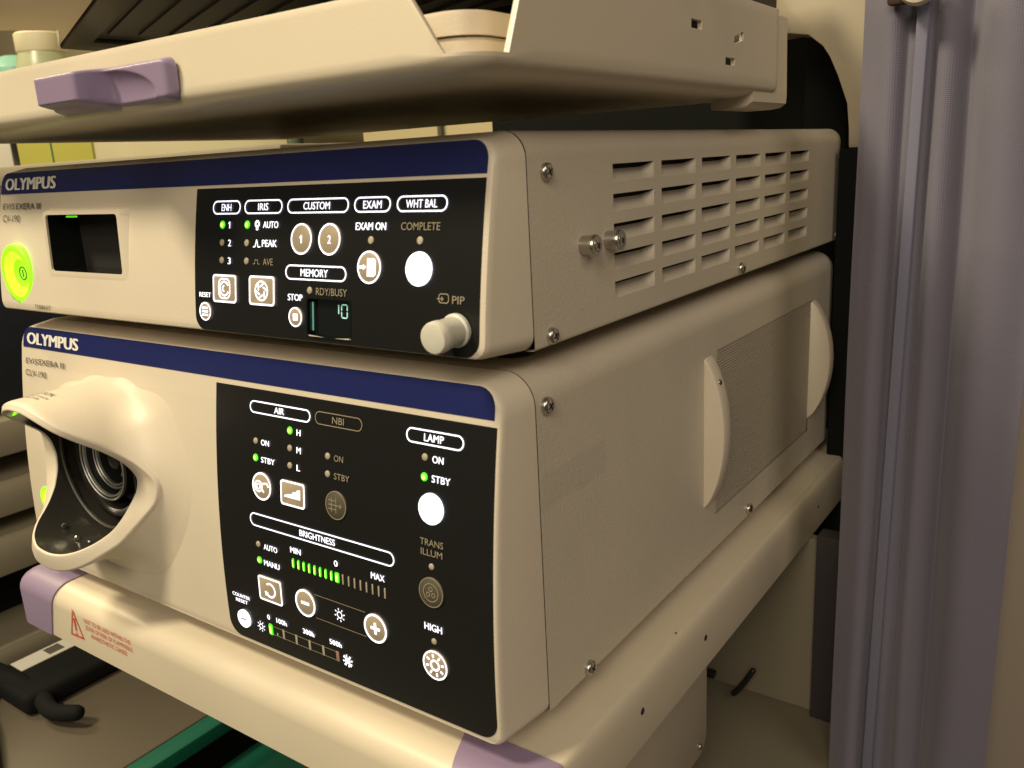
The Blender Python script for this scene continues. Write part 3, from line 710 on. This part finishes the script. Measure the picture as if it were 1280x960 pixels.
def memory_port():
    a, b, v0, v1, dp = -.1001, -.0737, .0047, .0211, -.0026
    o = f2.band('display_rim', f2.rr(-.1006, -.0734, .0042, .0216, .0020), f2.rr(-.1000, -.0738, .0048, .0210, .0014), M['glass'], off=.0007)
    V = [f2.P(a, v0, .0003), f2.P(b, v0, .0003), f2.P(b, v1, .0003), f2.P(a, v1, .0003), f2.P(a, v0, dp), f2.P(b, v0, dp), f2.P(b, v1, dp), f2.P(a, v1, dp)]
    pd('display_pocket', V, [(0, 1, 5, 4), (1, 2, 6, 5), (2, 3, 7, 6), (3, 0, 4, 7), (4, 5, 6, 7)], M['glass'], o)
    f2.poly('painted_wall_glow', [f2.rr(a + .0002, a + .0011, .0066, .0192, .0006, 4)], M['teal_dim'], dp + .0003, o)  # glowing strip stands for green light falling on the pocket's left wall
    L = []
    def seg(x0, y0, x1, y1): L.append([(x0, y0), (x1, y0), (x1, y1), (x0, y1)])
    seg(-.0836, .0148, -.0831, .0186)
    x0, x1, z0, z1, w = -.0818, -.0780, .0130, .0190, .0005
    seg(x0 + w, z0, x1 - w, z0 + w); seg(x0 + w, z1 - w, x1 - w, z1); seg(x0, z0 + w, x0 + w, .0157); seg(x0, .0163, x0 + w, z1 - w); seg(x1 - w, z0 + w, x1, .0157); seg(x1 - w, .0163, x1, z1 - w)
    f2.poly('display_digit', L, M['teal_glow'], dp + .0004, o)
memory_port()
f2.text('EXAM ON', -.0714, -.0544, .0514, .0030, WT, .035); f2.led(-.0628, .0459, 'off')
b = f2.roundkey(-.0628, .0352, .0066, .0007)
f2.poly('button_symbol', [[(-.0638, .0315), (-.0600, .0315), (-.0590, .0325), (-.0590, .0380), (-.0600, .0388), (-.0638, .0388)], [(-.0645, .0352), (-.0660, .0364), (-.0660, .0358), (-.0685, .0358), (-.0685, .0346), (-.0660, .0346), (-.0660, .0340)]], WG, .0011, b)
f2.text('COMPLETE', -.0464, -.0264, .0514, .0030, M['dim'], .01); f2.led(-.0365, .0460, 'off')
f2.roundkey(-.0363, .0352, .0066, m='white_disc', ring='white_glow')
f2.band('mode_symbol', f2.rr(-.0260, -.0208, .0226, .0264, .0013), f2.rr(-.0256, -.0212, .0230, .0260, .0010), M['dim'], off=.0006)
f2.lines([(-.0268, .0243, -.0236, .0243), (-.0236, .0243, -.0246, .0251), (-.0236, .0243, -.0246, .0235)], .0004, M['dim'], off=.0006, name='mode_symbol')
f2.text('PIP', -.0191, -.0131, .0242, .0029, M['dim'], .01)
zk = Z2 + .0130; yk = yc2(zk)
lathe('connector_cap', [(.0066, .0004), (.0066, .0020), (.0058, .0026), (.0058, .0100), (.0062, .0110), (.0062, .0140), (.0057, .0152), (.0048, .0155), (.0008, .0155)], (-.0165, yk, zk), (0, -1, -.04), M['knob'], cv, 40)

# ================================================================== shelf carrying both units
sh = thing('trolley_shelf', 'long cream trolley shelf under the lower unit with lilac corner caps', 'shelf', (-.19, .2, -.03))
def slab_profile(y0, y1, x, front_r=.010):
    return None
def shelf_body(name, grow, xa, xb, ya, yb, m, zt=-.010, zbm=-.0465):
    """rounded tray-like shelf: rings stacked from underside rim over the rolled edge to the flat top"""
    X0, X1, Y0, Y1 = -.400 - grow, .0175 + grow, -.0125 - grow, .530
    rings = []
    for ins, z in ((.004, zbm), (.0010, zbm + .0003), (0, zbm + .0014), (0, zt - .0120), (.0004, zt - .0090), (.0016, zt - .0060), (.0036, zt - .0034), (.0062, zt - .0016), (.0094, zt - .0004), (.013, zt)):
        L = []; r = max(.012 - ins * .5, .004); na = 8
        kx = ins * .30
        for cx, cy, a0 in ((X1 - kx - r, Y0 + ins + r, -90), (X1 - kx - r, Y1 - r, 0), (X0 + ins + r, Y1 - r, 90), (X0 + ins + r, Y0 + ins + r, 180)):
            L += [(cx + r * math.cos(math.radians(a0 + 90 * i / na)), cy + r * math.sin(math.radians(a0 + 90 * i / na)), z + grow * (1 if z > -.03 else 0)) for i in range(na + 1)]
        rings.append(L)
    n = len(rings[0]); vs = [p for L in rings for p in L]
    fs = [(k * n + i, k * n + (i + 1) % n, (k + 1) * n + (i + 1) % n, (k + 1) * n + i) for k in range(len(rings) - 1) for i in range(n)]
    fs.append(tuple(range(n))[::-1]); fs.append(tuple((len(rings) - 1) * n + i for i in range(n)))
    bm = bmesh.new(); me = bpy.data.meshes.new('t'); me.from_pydata(vs, [], fs); bm.from_mesh(me); bpy.data.meshes.remove(me)
    for co, no in ((xa, (-1, 0, 0)), (xb, (1, 0, 0)), (ya, (0, -1, 0)), (yb, (0, 1, 0))):
        if co is None: continue
        nn = Vector(no); pt = Vector((co, 0, 0)) if nn.x else Vector((0, co, 0))
        r = bmesh.ops.bisect_plane(bm, geom=bm.verts[:] + bm.edges[:] + bm.faces[:], plane_co=pt, plane_no=nn, clear_outer=True)
        bmesh.ops.holes_fill(bm, edges=[e for e in bm.edges if e.is_boundary])
    o = bmo(name, bm, m, None); smooth_angle(o, 40); return o
def reparent(o, p): o.parent = p; o.matrix_parent_inverse = Matrix.Translation(p.location).inverted(); return o
body = reparent(shelf_body('shelf_board', 0, None, None, None, None, M['shelf']), sh)
def cap(name, left):
    # corner cap: slightly larger shell of the shelf's corner, its inner edge curved
    o = shelf_body(name, .0009, None if left else -.0270, -.3560 if left else None, None, .050 if left else .0165, M['purple'])
    me = o.data
    for v in me.vertices:
        x, y, z = v.co
        if left and x > -.3565: v.co.x += .011 * max(0, min(1, (z + .046) / .034)) ** .7 - .004
        if left and y > .049: pass
        if not left and x < -.0265 and z > -.040: v.co.x += .004 - .012 * max(0, (y + .0125) / .029)
    return reparent(o, sh)
cap('corner_cap', True); cap('corner_cap', False)
for y, z, r in ((.0871, -.0259, .0019), (.1653, -.0263, .0019), (.3811, -.0275, .0012)):
    q = lathe('fixing_hole', [(r, 0), (r * .8, .0003), (.0003, .0003)], (.0176, y, z), (1, 0, 0), M['seam'], None, 16); reparent(q, sh)
reparent(lathe('fixing_hole', [(.0006, 0), (.0003, .0003)], (.0130, .136, -.0095), (.4, 0, 1), M['seam'], None, 10), sh)
# warning print on the shelf front
fs_ = Face(lambda z: -.0126, 0, None)
t = fs_.band('warning_triangle', [(-.3345, -.0368), (-.3195, -.0368), (-.3225, -.0150)], [(-.3325, -.0356), (-.3212, -.0356), (-.3232, -.0190)], M['red'], off=.0003); 
bpy.data.objects.remove(t)
def tri(s): 
    c = (-.3257, -.0300); P3 = [(-.3335, -.0370), (-.3175, -.0362), (-.3258, -.0168)]
    return [(c[0] + (x - c[0]) * s, c[1] + (z - c[1]) * s) for x, z in P3]
t = fs_.band('warning_triangle', tri(1), tri(.80), M['red'], off=.0003); reparent(t, sh)
q = fs_.poly('warning_triangle', [[(-.3265, -.0325), (-.3252, -.0325), (-.3248, -.0235), (-.3268, -.0235)], fs_.el(-.3258, -.0344, .0008, n=10)], M['red'], off=.0003); reparent(q, sh)
for i, (s_, a, b) in enumerate((('NOT TO BE USED WITHIN THE', -.3135, -.2630), ('ZONE OF RISK OF FLAMMABLE', -.3135, -.2620), ('ANAESTHETIC GASES', -.3085, -.2690))):
    q = fs_.text(s_, a, b, -.0215 - .0046 * i, .0031, M['red'], 0, off=.0003); reparent(q, sh)

# ================================================================== upper tray
tr = thing('trolley_tray', 'cream overhead tray with notched right corner and three slots in its side', 'tray', (-.19, .15, .27))
def tray():
    X0, X1, Y0 = -.400, .0180, -.0220; rc = .016; n = 16
    # path: left end of the front, round the corner, back along the side
    path = []
    xs = [X0 + (X1 - rc - X0) * i / 40 for i in range(40)]
    for x in xs: path.append((x, Y0, 0, -1))
    for i in range(n + 1):
        a = math.radians(-90 + 90 * i / n); path.append((X1 - rc + rc * math.cos(a), Y0 + rc + rc * math.sin(a), math.cos(a), math.sin(a)))
    for i in range(1, 61): path.append((X1, Y0 + rc + (.2620 - Y0 - rc) * i / 60, 1, 0))
    L = [0]
    for a, b in zip(path, path[1:]): L.append(L[-1] + math.hypot(b[0] - a[0], b[1] - a[1]))
    sc = L[40]                                   # arc length at the start of the corner
    s0, s1, s2, s3 = sc - .010, sc + .0060, sc + .0310, sc + .0480
    # insert exact notch stations
    def at(s):
        for i in range(len(L) - 1):
            if L[i] <= s <= L[i + 1]:
                t = (s - L[i]) / (L[i + 1] - L[i]); return tuple(path[i][k] * (1 - t) + path[i + 1][k] * t for k in range(4))
    st = sorted(set(L) | {s0, s1, s2, s3} | {s0 + (s1 - s0) * k / 8 for k in range(9)} | {s2 + (s3 - s2) * k / 8 for k in range(9)})
    def top(s):
        if s <= s0: return .2940
        if s <= s1: return .2940 - (.2940 - .2722) * (s - s0) / (s1 - s0)
        if s <= s2: return .2722 + .0006 * (s - s1) / (s2 - s1)
        if s <= s3: return .2728 + (.3120 - .2728) * (s - s2) / (s3 - s2) * 1.0
        return .3120
    vs = []; fs = []; NV = 8
    low = [(-.0145, .2655), (-.0115, .2656), (-.0075, .2661), (-.0040, .2672), (-.0012, .2690), (0, .2712)]
    for s in st:
        x, y, nx, ny = at(s); q = math.hypot(nx, ny); nx /= q; ny /= q
        for o_, z in low: vs.append((x + nx * o_, y + ny * o_, z))
        T = max(top(s), .2722)
        for k in range(1, NV + 1):
            z = .2712 + (T - .2712) * k / NV
            lean = -.10 * (z - .2712) if s < sc else -.10 * (z - .2712) * max(0, 1 - (s - sc) / .025)
            vs.append((x + nx * lean, y + ny * lean, z))
    R = len(low) + NV
    for i in range(len(st) - 1):
        for k in range(R - 1): fs.append((i * R + k, (i + 1) * R + k, (i + 1) * R + k + 1, i * R + k + 1))
    o = pd('tray_wall', vs, fs, M['shelf'], None)
    md = o.modifiers.new('t', 'SOLIDIFY'); md.thickness = .0022; md.offset = -1; md.use_even_offset = False
    md = o.modifiers.new('b', 'BEVEL'); md.width = .0006; md.segments = 2; md.limit_method = 'ANGLE'; md.angle_limit = math.radians(60)
    # slots: cutters baked into the wall
    bm = bmesh.new()
    def cut(quad):
        A = [bm.verts.new((.0, y, z)) for y, z in quad]; B = [bm.verts.new((.03, y, z)) for y, z in quad]
        bm.faces.new(A); bm.faces.new(B[::-1])
        for i in range(4): bm.faces.new((A[i], A[(i + 1) % 4], B[(i + 1) % 4], B[i]))
    cut([(.1440, .2925), (.1560, .2925), (.1560, .2965), (.1440, .2965)])
    cut([(.1955, .2886), (.1965, .2930), (.2095, .2962), (.2085, .2918)])
    cut([(.1850, .2790), (.1975, .2790), (.1975, .2826), (.1850, .2826)])
    bmesh.ops.recalc_face_normals(bm, faces=bm.faces); me = bpy.data.meshes.new('c'); bm.to_mesh(me); bm.free()
    c = bpy.data.objects.new('c', me); COL.objects.link(c)
    md = o.modifiers.new('cut', 'BOOLEAN'); md.object = c; md.operation = 'DIFFERENCE'; md.solver = 'EXACT'
    bpy.context.view_layer.update()
    nm = bpy.data.meshes.new_from_object(o.evaluated_get(bpy.context.evaluated_depsgraph_get())); o.modifiers.clear(); o.data = nm; nm.name = 'tray_wall'
    bpy.data.objects.remove(c); smooth_angle(o, 35); reparent(o, tr)
    reparent(box('tray_floor', (X0 + .001, Y0 + .0125, .26575), (X1 - .0125, .2620, .2672), M['shelf'], None), tr)
    # lower body reaching further back than the side plate
    q = prism('tray_runner', [(X1 - .026, .2601), (X1 - .012, .2601), (X1 - .006, .2607), (X1 - .0025, .2630), (X1 - .0022, .2672), (X1 - .0022, .2700), (X1 - .0030, .3100), (X1 - .0060, .3100), (X1 - .0060, .2700), (X1 - .026, .2640)], 'y', .230, .286, M['shelf'], None, 0); reparent(q, tr)
tray()
# lilac pull on the tray front: flat plate with a scooped finger recess and a proud grip
def pull():
    n = 90; mrows = 30; vs = []; fs = []
    X0, X1, Z0, Z1 = -.2180, -.1270, .2690, .2858
    for j in range(mrows + 1):
        for i in range(n + 1):
            u = i / n; v = j / mrows; x = X0 + (X1 - X0) * u; z = Z0 + (Z1 - Z0) * v
            ed = min(u / .03, (1 - u) / .03, v / .12, (1 - v) / .12, 1); ed = max(0, ed); base = .0050 * math.sin(ed * math.pi / 2)
            g = 0
            uu = (u - .50) / .035; step = 1 / (1 + math.exp(max(-30, min(30, uu * 5))))
            vv = 1 if v > .26 else max(0, (v - .10) / .16)
            vt = 1 if v < .93 else (1 - v) / .07
            ul = max(0, min(1, (u - .03) / .13)); ul = ul * ul * (3 - 2 * ul)
            g = .0125 * step * (vv ** .5) * max(vt, 0) ** .4 * ul
            sc = 0
            if u > .50:
                e = ((u - .50) / .40) ** 2 + ((v - .22) / .66) ** 2
                if e < 1: sc = -.0042 * (1 - e) ** .6
            dx = min(x - X0, X1 - x); rr_ = .0042
            if dx < rr_: z = (Z0 + Z1) / 2 + (z - (Z0 + Z1) / 2) * (1 - (rr_ - math.sqrt(max(0, rr_ ** 2 - (rr_ - dx) ** 2))) / ((Z1 - Z0) / 2))
            vs.append((x, -.0226 - base - g - sc, z - g * .08))
    for j in range(mrows):
        for i in range(n): a = j * (n + 1) + i; fs.append((a, a + 1, a + n + 2, a + n + 1))
    o = pd('drawer_pull', vs, fs, M['purple'], None, True)
    reparent(o, tr)
pull()
# case standing in the tray, seen through the notch
cs = thing('tray_case', 'pale cream case with rounded corner and a seam, standing inside the overhead tray', 'case', (-.10, .10, .2625))
def case_part(name, z0, z1, grow):
    o = box(name, (-.150 - grow, .0060 - grow, z0), (-.0020 + grow, .190 + grow, z1), M['plastic'], None)
    bm = bmesh.new(); bm.from_mesh(o.data)
    bmesh.ops.bevel(bm, geom=[e for e in bm.edges if abs(e.verts[0].co.z - e.verts[1].co.z) > .001], offset=.014, segments=10, affect='EDGES', profile=.5)
    bmesh.ops.bevel(bm, geom=[e for e in bm.edges if abs(e.verts[0].co.z - z1) < 1e-5 and abs(e.verts[1].co.z - z1) < 1e-5], offset=.0012, segments=2, affect='EDGES')
    bm.to_mesh(o.data); bm.free(); smooth_angle(o, 40); return reparent(o, cs)
case_part('case_base', .2675, .2812, 0); case_part('case_lid', .2818, .2900, .0004)
reparent(box('case_gasket', (-.148, .0100, .2808), (-.0080, .188, .2822), M['seam'], None), cs)

dk = box('dark_slot_backing', (-.120, .125, .2675), (-.0085, .255, .3120), M['dark'], None, .003); tag(dk, 'added dark block in the tray that darkens its three side slots', 'device')  # block added inside the tray so the slots look dark
# ================================================================== dark vented monitor above the tray (only its underside shows)
mo = thing('vented_monitor', 'large dark device with ribbed underside hanging over the tray, cream bezel at its left', 'monitor', (-.2, .1, .33))
P1, P2 = Vector((-.4100, .0886)), Vector((-.2607, .0268)); dv = (P2 - P1).normalized(); nv_ = Vector((-dv.y, dv.x))  # nv_ points to the back right
far = P1 + dv * .62
def ptat(a, b): return P1 + dv * a + nv_ * b
und = [P1, ptat(.215, 0), Vector((-.030, .040)), Vector((-.030, .40)), Vector((-.4100, .40))]
o = prism('underside_plate', [tuple(p) for p in und], 'z', .3300, .38, M['grille'], None); reparent(o, mo)
for i in range(11):                       # ribs of the vent
    a = ptat(.055, .022 + i * .0185); b_ = ptat(.19 + i * .022, .022 + i * .0185); w = nv_ * .0065
    reparent(prism('vent_rib', [tuple(a), tuple(b_), tuple(b_ + w), tuple(a + w)], 'z', .3285, .3301, M['grille'], None), mo)
edge = [ptat(0, 0), ptat(.205, 0), ptat(.205, .016), ptat(.030, .016), ptat(.022, .045), Vector((-.392, .39)), Vector((-.409, .39))]
reparent(prism('underside_rim', [tuple(p) for p in edge], 'z', .3270, .3302, M['slat'], None, .0006), mo)
bez = [ptat(-.001, -.001), ptat(.200, -.001), ptat(.190, -.045), Vector((-.300, -.030)), Vector((-.378, .0060)), Vector((-.3626, .0282)), Vector((-.3452, .0532))]
reparent(prism('front_bezel', [tuple(p) for p in bez], 'z', .3275, .39, M['plastic'], None, .0015), mo)

# ================================================================== trolley back: column, arched plate, lower panels
co = thing('trolley_column', 'dark rear column of the trolley behind the stacked units, with arched cream plate', 'trolley frame', (0, .5, -.2))
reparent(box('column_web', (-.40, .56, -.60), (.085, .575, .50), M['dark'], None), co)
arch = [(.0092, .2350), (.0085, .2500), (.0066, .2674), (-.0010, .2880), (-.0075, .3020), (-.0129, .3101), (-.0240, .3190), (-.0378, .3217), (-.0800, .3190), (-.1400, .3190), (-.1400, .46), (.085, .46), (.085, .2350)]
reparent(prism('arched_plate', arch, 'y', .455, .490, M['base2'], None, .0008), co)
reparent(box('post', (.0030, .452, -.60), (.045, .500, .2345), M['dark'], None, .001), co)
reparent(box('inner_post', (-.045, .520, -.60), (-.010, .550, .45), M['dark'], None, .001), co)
for z in (-.015, .07, .115): screw((.0032, .475, z), co, .4).matrix_parent_inverse = Matrix.Translation(co.location).inverted()
lw = thing('lower_compartment', 'dim beige lower compartment of the trolley beneath the shelf', 'trolley frame', (0, .3, -.2))
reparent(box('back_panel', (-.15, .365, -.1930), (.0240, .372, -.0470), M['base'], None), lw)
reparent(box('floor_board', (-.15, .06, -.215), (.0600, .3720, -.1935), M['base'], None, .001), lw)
reparent(box('edge_rail', (.0242, .3560, -.1932), (.0600, .3720, -.0400), M['mauve'], None, .0008), lw)
rod = tube('short_black_cable', [(-.0330, .345, -.186), (-.0260, .345, -.176), (-.0175, .345, -.160)], .0024, M['black'], None, 10, 4); tag(rod, 'short straight black cable end leaning in the lower compartment by the back panel', 'cable')
o = box('black_clip', (-.0580, .345, -.1790), (-.0500, .352, -.1740), M['black'], None, .001); o.rotation_euler = (0, 0, 0); tag(o, 'tiny black clip beside the perforated box under the shelf', 'clip')
ld = thing('perforated_box', 'cream box with dotted side hanging under the shelf at the right', 'device', (-.1, .1, -.1))
reparent(prism('box_body', [(.02, -.0475), (.2115, -.0475), (.2115, -.1240), (.2085, -.1320), (.2010, -.1350), (.02, -.1350)], 'x', -.080, -.0005, M['perf'], None, .0008), ld)
screw((-.0006, .2000, -.1275), ld, .6).matrix_parent_inverse = Matrix.Translation(ld.location).inverted()

# ================================================================== curtain at the right
def curtain():
    nx, nz = 240, 60; vs = []; fs = []
    x0, x1 = .0535, .1490
    def yy(x, z):
        y = .300
        b = lambda c, w, h: h * math.exp(-((x - c) / w) ** 2)
        y += .004 * math.exp(-((x - x0) / .004) ** 2)
        y += b(.069, .007, -.006) + b(.0765, .0035, .0035)
        y += b(.0915, .0030, .005) + b(.0985, .0060, -.002) + b(.1100, .0065, .012) + b(.128, .012, -.006) + b(.149, .009, .004)
        y += .0012 * math.sin(z * 9 + x * 60) + .0008 * math.sin(z * 23 + x * 140)
        return y
    for j in range(nz + 1):
        z = -.45 + 1.05 * j / nz
        for i in range(nx + 1):
            u = i / nx; x = x0 + (x1 - x0) * u
            xx = x + .0035 * (z - .05) * math.sin(u * 9) + (.0040 * (z - .18) if .25 < u < .38 else 0)
            vs.append((xx, yy(x, z), z))
    for j in range(nz):
        for i in range(nx): a = j * (nx + 1) + i; fs.append((a, a + 1, a + nx + 2, a + nx + 1))
    o = pd('fabric', vs, fs, M['curtain'], None, True)
    md = o.modifiers.new('s', 'SOLIDIFY'); md.thickness = .0012; md.offset = 1
    return o
cu = thing('curtain', 'dull mauve ribbed curtain hanging in folds at the right edge', 'curtain', (.1, .3, .5))
reparent(curtain(), cu)
st = prism('hem_strip', [(.0830, .2925), (.0885, .2935), (.0892, .2955), (.0880, .2975), (.0835, .2985), (.0822, .2960)], 'z', -.45, .3080, mat('lilac_hem', (.155, .152, .215), .8, bump=.3, bscale=500), None, .0004); reparent(st, cu)
for v in st.data.vertices: v.co.x += .012 * (v.co.z - .25) * (1 if v.co.z < .25 else .3)
kn = thing('round_fitting', 'pale round knob on a brown bracket at the top of the curtain', 'fitting', (.084, .285, .312))
o = lathe('knob_face', [(.0098, 0), (.0098, .003), (.0088, .0052), (.0055, .0066), (.0006, .0070)], (.0850, .284, .3165), (0, -1, .05), M['plastic'], None, 32); reparent(o, kn)
o = box('bracket', (.0690, .284, .3090), (.0830, .291, .330), M['brown'], None, .0018); reparent(o, kn)

# ================================================================== things to the left and behind
rk = thing('storage_rack', 'stack of pale rack boards with dark gaps far left behind the units', 'rack', (-.8, .3, -.1))
for zt, zb in ((.0165, -.0196), (-.0432, -.0800), (-.098, -.1400), (-.212, -.2370)):
    reparent(box('rack_board', (-1.10, -.10, zb), (-.700, 1.4, zt), M['board'], None, .003), rk)
reparent(box('rack_back', (-1.09, -.05, -.6), (-.78, 1.39, .012), M['dark'], None), rk)
na = box('dark_drape', (-1.05, .02, .020), (-.720, 1.45, .2380), M['navy'], None, .01); tag(na, 'very dark navy cloth covered bulk left of the stacked units', 'cloth')
ct = box('side_counter', (-1.9, .30, .240), (-.45, 1.20, .2645), M['board'], None, .003); tag(ct, 'pale counter edge behind the upper unit at left', 'counter')
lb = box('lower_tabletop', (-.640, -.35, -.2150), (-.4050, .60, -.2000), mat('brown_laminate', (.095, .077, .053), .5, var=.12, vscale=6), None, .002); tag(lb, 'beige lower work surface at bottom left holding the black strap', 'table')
gt = thing('green_tray', 'green plastic tray with bright rim at the bottom edge', 'tray', (-.35, .1, -.22))
reparent(box('tray_rim', (-.4030, -.30, -.212), (-.3840, .50, -.199), M['green_tray'], None, .002), gt)
reparent(box('tray_base', (-.3840, -.30, -.245), (-.2950, .50, -.238), M['green_tray'], None, .001), gt)
reparent(box('tray_rim', (-.2990, -.30, -.238), (-.2930, .50, -.215), M['green_tray'], None, .001), gt)
bc = box('brown_carton', (-.2900, .02, -.28), (-.2600, .45, -.205), M['brown'], None, .002); tag(bc, 'dark brown carton beside the green tray', 'box')
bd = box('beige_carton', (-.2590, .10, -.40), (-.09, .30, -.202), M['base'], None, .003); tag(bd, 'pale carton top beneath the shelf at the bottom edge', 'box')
hs = thing('black_strap_holder', 'black padded holder with curved arms and a white label lying at bottom left', 'holder', (-.56, .05, -.19))
zt = -.189
reparent(tube('holder_arm', [(-.640, .020, zt), (-.600, .034, zt + .004), (-.550, .044, zt), (-.510, .038, zt), (-.484, .046, zt + .003)], [.012, .013, .0080, .0070, .0065], M['black_foam'], None), hs)
reparent(tube('holder_arm', [(-.620, .030, zt), (-.575, .005, zt), (-.520, -.012, zt), (-.455, -.040, zt), (-.40, -.07, zt)], [.013, .0085, .0070, .0070, .0070], M['black_foam'], None), hs)
reparent(box('holder_body', (-.606, .028, -.1995), (-.533, .24, -.1800), M['black_foam'], None, .006, 3), hs)
reparent(box('label_strip', (-.600, .048, -.1806), (-.579, .108, -.1794), M['label'], None, 0), hs)
reparent(box('label_mark', (-.597, .076, -.1798), (-.584, .090, -.1791), M['ink'], None, 0), hs)
# bottles on the counter behind
bt = thing('cream_cap_bottle', 'bottle with wide cream cap and nozzle behind the tray at top left', 'bottle', (-1.205, .50, .2645))
for nm, prof, mm in (('cap', [(.0345, .4360), (.0360, .4380), (.0360, .4620), (.0340, .4640), (.0005, .4645)], M['bottle']), ('nozzle', [(.0062, .4640), (.0060, .4850), (.0005, .4850)], M['bottle']),
                     ('body', [(.040, .2646), (.042, .268), (.042, .405), (.038, .422), (.034, .4358)], mat('pale_green_bottle', (.42, .44, .27), .3))):
    reparent(lathe(nm, prof, (-1.205, .50, 0), (0, 0, 1), mm, None, 40), bt)
aq = lathe('aqua_flask', [(.045, .2646), (.052, .272), (.054, .400), (.050, .425), (.030, .442), (.018, .446), (.0005, .446)], (-1.330, .52, 0), (0, 0, 1), M['aqua'], None, 40); tag(aq, 'aqua tinted flask left of the cream capped bottle', 'flask')
yb = thing('yellow_carton', 'bright yellow-green carton on the counter behind the upper unit', 'box', (-.94, .36, .2645))
reparent(box('carton', (-1.030, .350, .2648), (-.850, .45, .340), M['yellow'], None, .001), yb)
reparent(box('carton_fold', (-.944, .3494, .2650), (-.941, .3502, .339), M['green_tray'], None), yb)
bk = box('black_carton', (-1.047, .350, .2648), (-1.032, .45, .330), M['black'], None, .001); tag(bk, 'narrow black carton left of the yellow-green carton', 'box')
wb_ = box('printed_white_carton', (-1.14, .350, .2648), (-1.049, .45, .330), M['label'], None, .001); tag(wb_, 'whitish printed carton at the far left edge behind the upper unit', 'box')
pb = box('pale_carton', (-.848, .352, .2648), (-.500, .46, .330), mat('pale_card', (.50, .46, .30), .6, var=.1, vscale=8), None, .001); tag(pb, 'long pale carton right of the yellow-green carton', 'box')
sk = lathe('grey_rod', [(.0075, .2647), (.0075, .36)], (-.478, .345, 0), (0, 0, 1), mat('dull_green_rod', (.10, .13, .09), .4), None, 20); tag(sk, 'dull green-grey rod standing between tray and upper unit', 'rod')
# room
wl = box('back_wall', (-4.5, 1.60, -1.2), (2.5, 1.65, 2.6), M['wall'], None); struct(wl)
fl = box('floor', (-4.5, -3.0, -.95), (2.5, 1.60, -.90), M['floor'], None); struct(fl)
pn = box('wall_cable_cover', (-1.330, 1.585, -.2), (-1.318, 1.599, 1.6), M['ink'], None); tag(pn, 'thin dark trunking line on the wall behind the tray', 'trunking')
cab = box('beige_cabinet', (.135, .36, -.60), (.60, .75, .115), mat('warm_cabinet', (.34, .28, .23), .6, var=.05), None, .004); tag(cab, 'warm beige cabinet behind the curtain at bottom right', 'cabinet')
bpy.context.view_layer.update()
